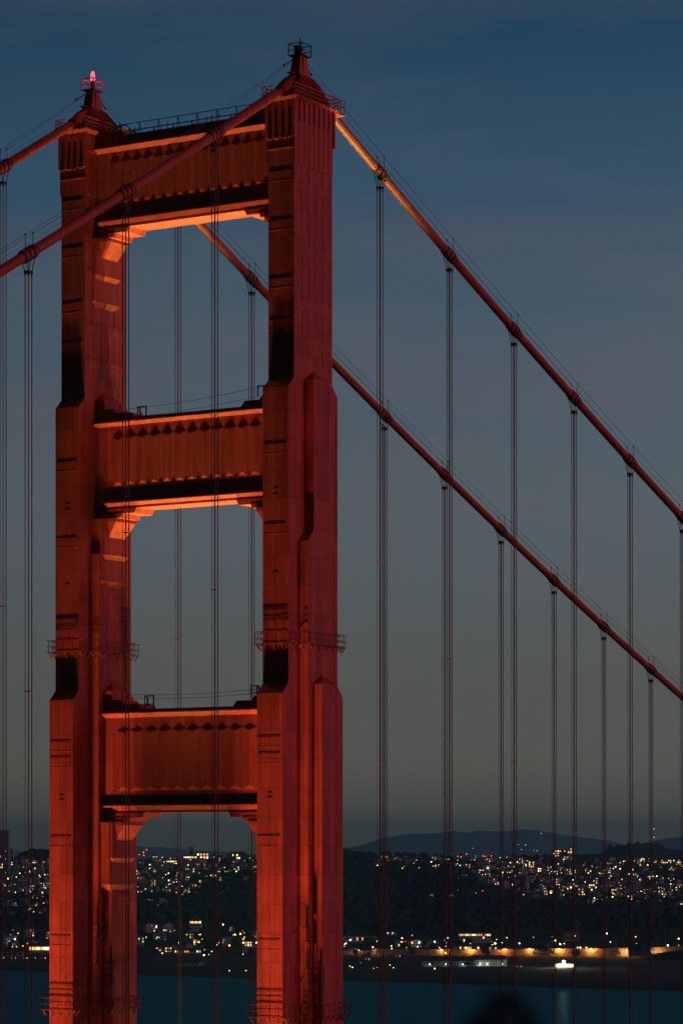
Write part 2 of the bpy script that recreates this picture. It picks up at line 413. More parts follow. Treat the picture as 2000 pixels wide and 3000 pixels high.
def gallery(cy, z0, level, leg):
    m = MB(); P = [(x, cy+y) for x, y in plan(level)]; n = len(P)
    for i in range(n):
        a = Vector((*P[i], 0)); b = Vector((*P[(i+1) % n], 0)); L = (b-a).length
        if L < 0.05: continue
        d = (b-a)/L; nr = Vector((-d.y, d.x, 0))          # inward for this winding
        if (nr.x*(0-a.x)+nr.y*(cy-a.y)) < 0: nr = -nr
        over = 0.36 if L > 1.5 else 0.0
        for z, w in ((z0+0.62, 0.05), (z0+1.27, 0.055)):
            m.bar(a-d*over+Vector((0, 0, z)), b+d*over+Vector((0, 0, z)), w)
        m.bar(a-d*over*.8+Vector((0, 0, z0)), b+d*over*.8+Vector((0, 0, z0)), 0.07)
        for t_ in (0.25, 0.5):          # open grating
            q0, q1 = a+nr*t_+Vector((0, 0, z0)), b+nr*t_+Vector((0, 0, z0)); m.bar(q0, q1, 0.03)
        k = max(1, round(L/1.2))
        for j in range(k+1):
            p = a+d*(L*j/k)
            m.bar(p+Vector((0, 0, z0)), p+Vector((0, 0, z0+1.27)), 0.045)
            m.bar(p+Vector((0, 0, z0)), p+nr*0.52+Vector((0, 0, z0-0.62)), 0.06, 0.08)
    m.build('access_gallery', 'gal', leg)
legs = {}
for cy, side in ((YW, 'west'), (YE, 'east')):
    leg = leg_shell(cy).build('leg', 'paint', tower)
    leg.location = (0, 0, ZB)
    leg['label'] = ('tower leg nearest the camera, on the right' if cy == YW else 'farther tower leg on the left, carrying the red beacon')
    leg_detail(cy, cy == YW).build('splice_plate', 'paint', leg)
    slots(cy, leg)
    head(cy, leg)
    gallery(cy, 21.72 if cy == YW else 21.8, 2, leg)
    gallery(cy, -17.5, 3, leg)
    # ladders climbing the re-entrant corners
    lad = [(-3.0, cy-2.95, -17.0, -8.0), (-1.85, cy-3.95, -17.0, -12.2)]
    if cy == YE: lad.append((2.0, cy-2.95, 17.0, 27.0))
    for x, y, z0, z1 in lad:
        l = MB()
        for dx in (-0.25, 0.25): l.bar((x+dx, y, z0), (x+dx, y, z1), 0.07)
        z = z0
        while z < z1: l.bar((x-0.25, y, z), (x+0.25, y, z), 0.035); z += 0.4
        for zz in (z0+0.5*(z1-z0), z1-0.1, z1-1.6): l.box(x-0.42, x+0.42, y, y+0.5, zz, zz+0.09)
        l.build('ladder', 'dark', leg)
    legs[side] = leg

def strut(zs, yin, n, lvl):
    """one portal strut. zs: parapet top, upper lip, soffit foot, flute top base/apex, flute foot apex/base, lower lip, lower soffit, underside"""
    ptop, lip1, sof1, fb, fa, ga, gb, lip2, sof2, und = zs
    y0, y1 = 1.6+0.0, YE-1.6
    root = empty('strut', (0, 0, ZB), tower)
    w = 1.62
    m = MB()
    m.box(-w, w, y0, y1, sof1-0.05, ptop-0.25)                        # parapet mass
    m.box(-1.9, 1.9, y0, y1, lip1+0.10, lip1+0.16)
    m.box(-w, w, y0, y1, sof2+0.0, sof1-0.05)                         # body between the faces
    m.box(-1.6, 1.6, y0, y1, und, sof2)
    m.build('box_girder', 'wall', root)
    c = MB()
    for lp, sf, xq in ((lip1, sof1+0.08, 2.15), (lip2, sof2-0.06, 1.90 if n == 14 else 1.98)):
        for s in (-1, 1):
            xo = xq*s; xw = (w+0.02)*s
            pr = [(xw, lp+0.10), (xo, lp+0.10), (xo, lp), (xw, sf)]
            if s < 0: pr = pr[::-1]
            c.prism(pr, y0, y1)
    # stepped parapet near both legs
    yi = yin
    for s in (-1, 1):
        for (e, dz, zz) in ((3.9, 0.0, 0.34), (1.6, 0.34, 0.85)):
            ya = yi-0.0 if s < 0 else YE-yi
            yb = yi+e if s < 0 else YE-yi-e
            tp = ptop+zz
            yc = yb+(-0.5 if s < 0 else 0.5)
            lo, hi = ptop-0.25+dz*0.0+(0.0 if dz == 0 else 0.59), tp
            q = sorted([(ya, lo), (yb, lo)])
            pr = [(ya, lo), (yb, lo), (yc, hi), (ya, hi)]
            c.prismx(pr if s > 0 else pr[::-1], -w+0.05*(dz > 0), w-0.05*(dz > 0))
    c.build('cornice', 'smooth', root)
    # vertical V-shaped flutes with cut ends
    sp = {14: 1.46, 12: 1.65, 10: 1.86}[n]
    yc = YE/2; d = 0.16 if n == 14 else 0.21
    for s in (-1, 1):
        f = MB()
        for k in range(n):
            y = yc+(k-(n-1)/2)*sp; h = sp/2; X0 = w*s; X1 = (w+d)*s
            vs = [(X0, y-h, fb), (X0, y+h, fb), (X1, y, fa), (X0, y-h, gb), (X0, y+h, gb), (X1, y, ga)]
            fs = [[0, 1, 2], [0, 2, 5, 3], [1, 4, 5, 2], [3, 5, 4]]
            if s < 0: fs = [q[::-1] for q in fs]
            f.add(vs, fs)
        f.build('fluted_panel', 'smooth', root)
    # corbelled brackets under both ends
    for s in (0, 1):
        b = MB()
        Y = (lambda e: yin+e) if s == 0 else (lambda e: YE-yin-e)
        yw = 1.6 if s == 0 else YE-1.6
        def slab(e0, e1, z1, z0, hx0, hx1):   # bevelled end
            pr = [(yw, z1), (Y(e0), z1), (Y(e1), z0), (yw, z0)]
            if s == 1: pr = pr[::-1]
            b.prismx(pr, -hx0, hx0)
        slab(4.45, 4.15, und-0.004, und-0.55, 1.70, 1.7)
        slab(2.55, 2.35, und-0.55, und-1.0, 1.75, 1.75)
        # capital with flaring foot
        zt = und-1.0
        ya, yb = yw, Y(1.75)
        b.box(-1.85, 1.85, ya, yb, zt-0.38, zt)
        lo = [(-1.5, ya), (1.5, ya), (1.5, Y(0.55)), (-1.5, Y(0.55))]; hi = [(-1.83, ya), (1.83, ya), (1.83, Y(1.73)), (-1.83, Y(1.73))]
        if s == 1: lo = lo[::-1]; hi = hi[::-1]
        b.hexa(lo, zt-2.05, hi, zt-0.38)
        b.box(-2.2, 2.2, yw, Y(0.52), zt-4.0 , zt-0.0)
        lo = [(-1.75, yw), (1.75, yw), (1.75, Y(0.22)), (-1.75, Y(0.22))]; hi = [(-2.2, yw), (2.2, yw), (2.2, Y(0.52)), (-2.2, Y(0.52))]
        if s == 1: lo = lo[::-1]; hi = hi[::-1]
        b.hexa(lo, zt-4.5, hi, zt-4.0)
        b.box(-2.36, 2.36, yw, Y(0.24), zt-6.9, zt-0.05)
        lo = [(-1.8, yw), (1.8, yw), (1.8, Y(0.0)), (-1.8, Y(0.0))]; hi = [(-2.36, yw), (2.36, yw), (2.36, Y(0.24)), (-2.36, Y(0.24))]
        if s == 1: lo = lo[::-1]; hi = hi[::-1]
        b.hexa(lo, zt-7.55, hi, zt-6.9)
        b.build('corbel_bracket', 'smooth', root)
    return root
s1 = strut((78.75, 77.25, 76.75, 75.8, 75.5, 71.36, 70.9, 69.25, 68.85, 68.5), 1.6, 14, 1)
s2 = strut((47.75, 46.98, 46.55, 45.45, 45.1, 40.47, 40.0, 38.15, 37.85, 37.55), 2.67, 12, 2)
s3 = strut((15.7, 14.98, 14.45, 13.2, 12.85, 7.02, 6.5, 4.85, 4.4, 4.12), 3.70, 10, 3)
s1['label'] = 'top cross strut with a railing along it'; s2['label'] = 'middle cross strut between the legs'; s3['label'] = 'lowest cross strut between the legs'
# walkway railing on the top strut
r = MB()
zt, zr = 78.5, 79.8
for X in (-1.35, 1.35):
    r.bar((X, 2.0, zr), (X, YE-4.6, zr), 0.07); r.bar((X, 2.0, zt+0.55), (X, YE-4.6, zt+0.55), 0.05); r.bar((X, 2.0, zt+0.12), (X, YE-4.6, zt+0.12), 0.05)
    for k in range(9):
        y = 2.2+k*2.57
        r.bar((X, y, zt), (X, y, zr), 0.07); r.bar((X, y-0.45, zt), (X, y, zr), 0.05)
        if k % 2: r.bar((X, y+1.3, zt), (X, y+1.3, zr-0.5), 0.06)
    # steps up to the housing of the far leg
    r.bar((X, YE-4.6, zr), (X, YE-3.4, zt+0.5), 0.09); r.bar((X, YE-3.5, zt+2.0), (X, YE-1.4, zt+2.05), 0.09); r.bar((X, YE-3.5, zt+2.0), (X, YE-5.2, zt+0.4), 0.08)
    for y in (YE-4.6, YE-3.9, YE-3.2, YE-2.4): r.bar((X, y, zt), (X, y, zt+1.6), 0.08)
    for y in (YE-4.4, YE-3.6, YE-2.9): r.bar((X, y, zt), (X, y-0.6, zt+1.3), 0.06)
r.build('walkway_railing', 'dark', s1)

# frames holding the traveller rigging on the two lower struts
def rig_frame(y, z, h, w, lab, flip=1, arm=False):
    o = tag(empty('rigging_frame', (-0.9, y, ZB+z)), lab, 'rigging frame', 'rigging frames on the struts')
    m = MB(); m.bar((0, -w/2, 0), (0, -w/2, h), 0.12); m.bar((0, w/2, 0), (0, w/2, h), 0.10); m.bar((0, -w/2-.05, h), (0, w/2+.05, h), 0.13)
    if arm: m.bar((0, -w/2, h*.38), (0, w/2, h*.38), 0.09)
    m.bar((0, -w/2, 0.05), (0, -w/2-0.45, -0.1), 0.07)
    m.build('frame', 'dark', o)
    p = MB()
    for i in range(5): p.ball((0.05, flip*(w/2-0.32)+random.uniform(-.12, .12), h*(0.3+0.14*i)), 0.11, 8)
    p.tube([(0, flip*(w/2-0.3), h*.3), (0, flip*(w/2-0.3), h*.95)], 0.04, 6)
    p.build('pulley', 'dark', o)
rig_frame(20.15, 47.5, 1.15, 1.15, 'small rectangular rigging frame standing on the middle strut by the far leg')
rig_frame(19.15, 15.45, 1.45, 1.15, 'tall braced rigging frame on the lowest strut by the far leg', arm=True)
rig_frame(4.3, 48.55, 1.1, 1.1, 'cluttered rigging frame against the near leg on the middle strut', -1)
rig_frame(5.2, 16.4, 1.2, 1.0, 'rigging frame against the near leg on the lowest strut', -1, True)
for y0, za, y1, zb, d in ((4.6, 49.55, 22.2, 48.55, 'middle'), (5.4, 17.2, 22.4, 17.2, 'lowest')):
    m = MB()
    for dz in (0, -0.95 if d == 'middle' else -0.42):
        pts = [(-0.9, y0+(y1-y0)*i/10, za+(zb-za)*i/10+dz-0.25*sin(pi*i/10)) for i in range(11)]
        m.tube(pts, 0.022, 5)
    o = m.build('traveller_line', 'dark'); o.location.z = ZB
    tag(o, 'pair of thin lines stretched between the legs above the %s strut' % d, 'line', 'traveller lines')

# ------------------------------------------------------------------ main cables
HC = 82.27; SPAN = 15.24
def zmain(x): u = x/1280.2; return HC-4*143.3*u*(1-u)
def zside(x): return HC-(0.5881*x-3.5e-4*x*x)
def zc(x):
    z = zmain(x) if x >= 0 else zside(-x)
    return z-max(0, 1-abs(x)/4.2)**2*1.15        # rounded over the saddle
XS = [0.897+SPAN*k for k in range(1, 16)]; XN = [-(0.743+SPAN*k) for k in range(1, 6)]
def rope_len(x): return -70.5
for cy, nm, lab in ((YW, 'west', 'nearer thick orange main cable draped over the right tower leg'), (YE, 'east', 'farther thick main cable draped over the left tower leg')):
    root = tag(empty('main_cable', (0, cy, ZB)), lab, 'main cable', 'main cables')
    xs = [-95+2.0*i for i in range(48)]+[-0.5+1.0*i for i in range(8)]+[8+4*i for i in range(66)]
    m = MB(); m.tube([(x, 0, zc(x)) for x in xs], 0.475, 20)
    m.build('strand_bundle', 'cable', root, True)
    bands = XN[:5]+XS[:13 if cy == YE else 9]
    for x in bands:
        d = Vector((1, 0, (zc(x+.5)-zc(x-.5)))).normalized(); c = Vector((x, 0, zc(x))); up = Vector((-d.z, 0, d.x))*(1 if d.x > 0 else -1)
        if up.z < 0: up = -up
        b = MB()
        L = 1.1
        b.tube([c-d*L, c+d*L], 0.53, 18)
        for e in (-L, -0.32, 0.32, L-.04): b.tube([c+d*(e-0.05), c+d*(e+0.05)], 0.565 if abs(e) > 1 else 0.55, 18)
        for sg in (1, -1):                 # bolted flanges along top and bottom
            for sy in (-0.16, 0.16):
                b.bar(c-d*(L-.1)+up*sg*0.55+Vector((0, sy, 0)), c+d*(L-.1)+up*sg*0.55+Vector((0, sy, 0)), 0.08, 0.13)
            for j in range(8):
                p = c+d*(-0.92+0.26*j)+up*sg*0.57
                b.bar(p+Vector((0, -0.30, 0)), p+Vector((0, 0.30, 0)), 0.06)
        band = b.build('cable_band', 'dark' if True else 'smooth', root)
        inner = MB(); inner.tube([c-d*(L-.12), c-d*0.4], 0.545, 18); inner.tube([c+d*0.4, c+d*(L-.12)], 0.545, 18); inner.tube([c-d*0.24, c+d*0.24], 0.54, 18)
        inner.build('band_casing', 'cable', band, True)
        for sy in (-0.45, 0.45):
            st = MB()
            p = Vector((x+0.1, sy, zc(x+.1)+0.30)); st.bar(p, p+Vector((0, 0, 1.55)), 0.045); st.box(p.x-.06, p.x+.06, sy-.06, sy+.06, p.z+1.5, p.z+1.64)
            st.build('stanchion', 'dark', root)
    # hand ropes
    for sy in (-0.45, 0.45):
        w = MB()
        pts = [(x, sy, zc(x)+1.80) for x in [-95]+XN[::-1]]
        w.tube(pts+[(-1.2, sy*0.5, 83.9)], 0.022, 5)
        w.tube([(0.9, sy*0.5, 83.9)]+[(x, sy, zc(x)+1.80) for x in XS[:14]], 0.022, 5)
        w.tube([(x, sy, zc(x)+0.85) for x in [-95]+XN[::-1]+[-4.2]], 0.014, 4)
        w.tube([(x, sy, zc(x)+0.85) for x in [4.2]+XS[:14]], 0.014, 4)
        w.build('hand_rope', 'wire', root)
    # turnbuckles near the mast
    for p, q in (((-3.4, 0, 82.72), (-1.6, 0, 83.75)), ((2.2, 0, 82.86), (0.9, 0, 83.8))):
        p, q = Vector(p), Vector(q); tb = MB()
        for i in range(4): tb.ball(p.lerp(q, 0.1+0.25*i), 0.10 if i else 0.14, 6)
        tb.tube([p, q], 0.04, 5)
        tb.build('turnbuckle', 'dark', root)

# ------------------------------------------------------------------ suspender ropes
ordn = ['first', 'second', 'third', 'fourth', 'fifth', 'sixth', 'seventh', 'eighth', 'ninth', 'tenth', 'eleventh', 'twelfth']
TIES = {('W', 1): 32.0, ('W', 2): 22.0, ('W', 3): 10.5, ('W', 4): 3.0, ('W', 5): -4.0, ('w', 1): 26.5, ('w', 2): 31.0, ('w', 3): 14.8,
        ('E', 1): 24.3, ('E', 2): 19.2, ('E', 4): 11.5, ('E', 5): 7.5, ('w', 4): 12, ('e', 1): 26}
def suspender(x, cy, lab, grp, key):
    root = tag(empty('suspender', (x, cy, ZB)), lab, 'suspender rope', grp)
    z = zc(x); zs = z-1.72; zbot = -71.0
    sl = (zc(x+.5)-zc(x-.5))
    dx = 0.25; dy = 0.20
    for sx in (-1, 1):
        m = MB()
        for sy in (-1, 1):
            # looped over the band, drawn together at the spreader, then straight down
            zx = z+sl*sx*0.36
            m.tube([(sx*0.36, sy*0.05, zx+0.66), (sx*0.36, sy*0.50, zx+0.42), (sx*0.36, sy*0.62, zx-0.1), (sx*0.34, sy*0.50, zx-0.55),
                    (sx*dx, sy*dy, zs), (sx*dx, sy*dy, zbot)], 0.05, 6)
        m.build('rope_pair', 'rope', root)
    c = MB(); c.box(-dx-.09, dx+.09, -dy-.09, dy+.09, zs-0.10, zs+0.10)
    for sx in (-1, 1):
        for sy in (-1, 1): c.tube([(sx*dx, sy*dy, zs-0.32), (sx*dx, sy*dy, zs+0.2)], 0.085, 6)
    c.build('spreader', 'dark', root)
    t = TIES.get(key)
    if t is not None:
        q = MB(); q.box(-dx-.06, dx+.06, -dy-.05, dy+.05, t, t+0.07); q.build('tie', 'trim', root)
for k in range(1, 8):
    suspender(XS[k-1], YW, '%s suspender from the tower on the nearer cable, right of the tower' % ordn[k-1], 'suspenders of the nearer cable', ('W', k))
for k in range(1, 5):
    suspender(XN[k-1], YW, '%s suspender from the tower on the nearer cable, in front and left of it' % ordn[k-1], 'suspenders of the nearer cable', ('w', k))
for k in range(1, 12):
    suspender(XS[k-1], YE, '%s suspender from the tower on the farther cable, beyond the tower' % ordn[k-1], 'suspenders of the farther cable', ('E', k))
suspender(XN[0], YE, 'suspender of the farther cable at the left edge, before the far leg', 'suspenders of the farther cable', ('e', 1))

# ------------------------------------------------------------------ beacon and floodlights
bc = tag(empty('beacon', (-0.15, YE, ZB+85.0)), 'glowing red aircraft warning beacon on top of the far left tower leg', 'warning beacon')
m = MB(); m.tube([(0, 0, 0), (0, 0, 0.55)], 0.22, 10); m.build('pedestal', 'dark', bc)
m = MB(); m.tube([(0, 0, .55), (0, 0, .8)], [0.26, 0.27], 14); m.tube([(0, 0, .86), (0, 0, 1.0), (0, 0, 1.35), (0, 0, 1.62)], [0.18, 0.22, 0.21, 0.08], 14); m.build('glass', 'beacon', bc, True)
m = MB(); m.ball((0, 0, 1.15), 0.16, 10, 1.15); m.build('lamp', 'beacon_core', bc, True)
ld = bpy.data.lights.new('beacon_glow', 'POINT'); ld.energy = 170; ld.color = (1, 0.05, 0.06); ld.shadow_soft_size = 0.3
lo = bpy.data.objects.new('beacon_glow', ld); COL.objects.link(lo); lo.location = (-0.5, -0.5, 1.3); lo.parent = bc

SOD = (1.0, 0.54, 0.28)
def flood(x, y, tx, ty, tz, e, ang, lab, blend=1.0, col=SOD, size=0.25):
    z = ZB-69.5
    root = tag(empty('floodlight', (x, y, z)), lab, 'floodlight', 'roadway floodlights aimed at the tower')
    d = (Vector((tx, ty, ZB+tz))-Vector((x, y, z))).normalized()
    m = MB(); m.bar((0, 0, -2.5), (0, 0, 0), 0.2); c = d*0.05
    m.tube([c-d*0.5, c], [0.25, 0.42], 12); m.build('housing', 'steel', root)
    ld = bpy.data.lights.new('flood_lamp', 'SPOT'); ld.energy = e; ld.color = col; ld.spot_size = radians(ang); ld.spot_blend = blend; ld.shadow_soft_size = size
    o = bpy.data.objects.new('flood_lamp', ld); COL.objects.link(o); o.parent = root; o.location = d*0.15
    o.rotation_euler = d.to_track_quat('-Z', 'Y').to_euler()
K = 1.0e5
UPC = (0.96, 0.84, 0.30); UPS = (0.85, 1.34, 0.42)
for y in (10, 13.7, 17.4):  # close bank: undersides, lips and brackets
    flood(-18, y, -7.8, y, 67, 3.7*K, 17.6, 'floodlight on the north roadway close to the tower', size=0.9, col=UPC)
for y in (5.0, 13.7, 22.4):
    flood(22, y, 6.5, y, 67, 8.0*K, 19.0, 'floodlight on the south roadway beyond the tower', size=0.9, col=UPS)
for y in (7.0, 20.4):
    flood(16, y, -2.0, y, 2.5, 1.3*K, 17.0, 'floodlight on the south roadway close to the tower', size=0.6, col=UPS)
for y in (-1.0, 28.4):            # legs
    flood(-24, y, -6.2, y, -4, 5.2*K, 14.5, 'floodlight on the north roadway in line with a leg', size=1.6)
for y in (4.5, 13.7, 23):
    flood(-26, y, -1.5, y, 8, 0.16*K, 30, 'floodlight on the north roadway between the legs')
for y in (-0.5, 26.9):            # south side: the main cables beyond the tower
    flood(17, y, 10, y, 70, 3.0*K, 16, 'floodlight on the south roadway below a main cable', col=UPC)

# ------------------------------------------------------------------ city side: helpers
def at(px, d, z):                       # a real point at depth d (metres along the line of sight) and height z
    p = CAM+FW*d+RT*((px-1000)/FPX*d); return Vector((p.x, p.y, z))
PROF = [(3150, -6), (3345, -0.4), (3365, 1.5), (3420, 3), (3900, 4), (4150, 6), (4350, 14), (4700, 45), (5200, 82), (5700, 112), (6050, 127), (6400, 119), (7200, 70),
        (9000, 60), (12000, 82), (16000, 101), (19000, 90)]
def prof(d):
    for (a, za), (b, zb) in zip(PROF, PROF[1:]):
        if d <= b: return za+(zb-za)*(d-a)/(b-a)
    return PROF[-1][1]
def Tz(d, lat):
    z = prof(d)
    if 4200 < d < 8000:
        w = min(1, (d-4200)/1200)*min(1, (8000-d)/1500)
        z += w*(5*sin(lat/170+1)+3*sin(lat/61+d/240)+2.5*sin(d/130+lat/90))
    return z
def ground(px, py):                     # where the line of sight through (px, py) meets the land
    lo, hi = 3360.0, 6030.0
    f = lambda d: YH+(145-Tz(d, (px-1000)/FPX*d))/d*FPX-py
    for _ in range(40):
        mid = (lo+hi)/2
        if f(mid) > 0: lo = mid
        else: hi = mid
    return lo
def S(px, d): return px/FPX*d           # metres for a number of 2000-frame pixels at depth d
DIRY = math.atan2(FW.y, FW.x)

water = MB()
wx = [-2600, 400, 1200, 2600, 5200, 9500]
c0 = at(1000, 3000, 0)
vs = []; ds = [-400, 60, 300, 900, 2000, 3346, 4000]
nl = 13
for d in ds:
    for j in range(nl):
        lat = -2600+5200*j/(nl-1); p = CAM+FW*d+RT*lat; vs.append((p.x, p.y, 0))
water.add(vs, [[i*nl+j, i*nl+j+1, (i+1)*nl+j+1, (i+1)*nl+j] for i in range(len(ds)-1) for j in range(nl-1)])
wm = mat('dusk_water', (0.001, 0.030, 0.055), 0.32, spec=0.03); t = wm.node_tree
tcw = N(t, 'ShaderNodeTexCoord'); mpw = N(t, 'ShaderNodeMapping'); mpw.inputs['Scale'].default_value = (0.03, 0.03, 0.03)
nw = N(t, 'ShaderNodeTexNoise', i_Scale=1.0, i_Detail=7.0, i_Roughness=0.65); bw = N(t, 'ShaderNodeBump', i_Strength=0.35, i_Distance=2.0)
t.links.new(tcw.outputs['Object'], mpw.inputs[0]); t.links.new(mpw.outputs[0], nw.inputs[0]); t.links.new(nw.outputs[0], bw.inputs['Height'])
t.links.new(bw.outputs[0], t.nodes['Principled BSDF'].inputs['Normal'])
t.nodes['Principled BSDF'].inputs['Specular Tint'].default_value = (0.06, 0.62, 1, 1); t.nodes['Principled BSDF'].inputs['IOR'].default_value = 1.12; t.nodes['Principled BSDF'].inputs['Specular IOR Level'].default_value = 0.5
mpc = N(t, 'ShaderNodeMapping'); mpc.inputs['Rotation'].default_value = (0, 0, -TH); mpc.inputs['Scale'].default_value = (0.006, 0.0018, 1)
nc = N(t, 'ShaderNodeTexNoise', i_Scale=1.0, i_Detail=6.0); rc = N(t, 'ShaderNodeValToRGB'); rc.color_ramp.elements[0].position = .35; rc.color_ramp.elements[1].position = .7
rc.color_ramp.elements[0].color = (0.0008, .018, .026, 1); rc.color_ramp.elements[1].color = (0.0015, .034, .046, 1)
t.links.new(tcw.outputs['Object'], mpc.inputs[0]); t.links.new(mpc.outputs[0], nc.inputs[0]); t.links.new(nc.outputs[0], rc.inputs[0]); t.links.new(rc.outputs[0], t.nodes['Principled BSDF'].inputs['Base Color'])
gl = N(t, 'ShaderNodeBsdfAnisotropic'); gl.inputs['Color'].default_value = (0.06, 0.20, 0.24, 1); gl.inputs['Roughness'].default_value = 0.30
df = N(t, 'ShaderNodeBsdfDiffuse'); ad = N(t, 'ShaderNodeAddShader'); t.links.new(rc.outputs[0], df.inputs['Color'])
t.links.new(bw.outputs[0], gl.inputs['Normal']); t.links.new(gl.outputs[0], ad.inputs[0]); t.links.new(df.outputs[0], ad.inputs[1])
t.links.new(ad.outputs[0], t.nodes['Material Output'].inputs['Surface'])
o = water.build('water', wm); tag(o, 'dark blue bay water smoothed by a long exposure', kind='structure')

gm = mat('dark_hillside', (0.03, 0.035, 0.02), 0.95); mott(gm, (0.009, 0.020, 0.014), (0.022, 0.036, 0.024), nscale=0.006, detail=8)
land = MB(); dl = [3150, 3345, 3365, 3420, 3600, 3900, 4050, 4150, 4250, 4350]+[4350+90*i for i in range(1, 28)]+[7000, 7500, 8200, 9000, 10500, 12000, 14000, 16000, 19000]
nl = 90; vs = []
for d in dl:
    for j in range(nl):
        px = -1400+4800*j/(nl-1); lat = (px-1000)/FPX*d
        d2 = d+(25*sin(lat/140)+10*sin(lat/47) if d < 3500 else 0)
        if d < 3900: d2 -= (max(-700, min(2600, px))-1000)*.29*(1 if d <= 3420 else (3900-d)/480)
        p = CAM+FW*d2+RT*lat; vs.append((p.x, p.y, Tz(d, lat)))
land.add(vs, [[i*nl+j, i*nl+j+1, (i+1)*nl+j+1, (i+1)*nl+j] for i in range(len(dl)-1) for j in range(nl-1)])
tag(land.build('hillside_terrain', gm, smooth=True), 'dark shoreline and hillside rising behind the bay', kind='structure')

# far hills, solid ridges
def ridge(pts, d, depth, name, m, base=40):
    hb = MB(); n = len(pts); prs = []
    for k, (e, q) in enumerate(((0, 0.0), (0.35, 0.72), (0.7, 0.95), (1.0, 1.0), (1.6, 0.6), (2.2, 0.0))):
        for px, py in pts:
            dd = d+(e-1)*depth
            zt = 145+(YH-py)/FPX*d
            zz = base+(zt-base)*q*(1 if e == 1 else 1+0.05*sin(px/37+e*5))
            p = at(px, dd, zz); prs.append((p.x, p.y, zz))
    hb.add(prs, [[i*n+j, i*n+j+1, (i+1)*n+j+1, (i+1)*n+j] for i in range(5) for j in range(n-1)])
    return tag(hb.build(name, m, smooth=True), kind='structure')
def fine(pts, step=22, amp=1.3):
    out = []
    for (x0, y0), (x1, y1) in zip(pts, pts[1:]):
        k = max(1, int(abs(x1-x0)/step))
        for i in range(k): out.append((x0+(x1-x0)*i/k, y0+(y1-y0)*i/k+random.uniform(-amp, amp)*(i > 0)))
    return out+[pts[-1]]
hm = mat('far_hill', (0.07, 0.075, 0.055), 0.95); mott(hm, (0.26, 0.50, 0.44), (0.32, 0.56, 0.48), nscale=0.0006, detail=8)  # haze put into the hill colour, far paler than grass
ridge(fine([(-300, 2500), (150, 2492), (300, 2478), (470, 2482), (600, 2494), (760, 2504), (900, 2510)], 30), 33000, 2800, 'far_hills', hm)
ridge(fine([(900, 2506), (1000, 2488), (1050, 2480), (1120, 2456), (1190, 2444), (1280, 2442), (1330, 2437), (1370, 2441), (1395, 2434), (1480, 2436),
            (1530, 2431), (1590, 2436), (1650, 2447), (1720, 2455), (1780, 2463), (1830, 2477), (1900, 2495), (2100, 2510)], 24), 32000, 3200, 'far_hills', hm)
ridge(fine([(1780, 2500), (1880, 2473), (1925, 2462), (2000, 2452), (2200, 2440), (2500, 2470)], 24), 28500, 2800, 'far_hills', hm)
ridge(fine([(1560, 2522), (1640, 2512), (1690, 2503), (1760, 2502), (1775, 2490), (1800, 2481), (1850, 2474), (1900, 2474), (1925, 2480), (1960, 2488), (2000, 2492), (2200, 2500), (2500, 2515)], 12, 1.5), 9000, 500, 'near_hill', gm, 60)

# the dusk air between here and the far hills
hz = MB(); q = []
for d_, l_ in ((-700, -12000), (-700, 12000), (40000, 12000), (40000, -12000)):
    p = CAM+FW*d_+RT*l_; q.append((p.x, p.y))
hz.hexa(q, -8, q, 480)
hzm = bpy.data.materials.new('dusk_air'); hzm.use_nodes = True; ht = hzm.node_tree; ht.nodes.clear()
pv = N(ht, 'ShaderNodeVolumePrincipled'); pv.inputs['Color'].default_value = (0.20, 0.80, 0.85, 1); pv.inputs['Density'].default_value = 4.8e-5; pv.inputs['Anisotropy'].default_value = 0.0
ho = N(ht, 'ShaderNodeOutputMaterial'); ht.links.new(pv.outputs[0], ho.inputs['Volume'])
o = tag(hz.build('haze', hzm), 'thin blue dusk haze over the bay', kind='stuff')

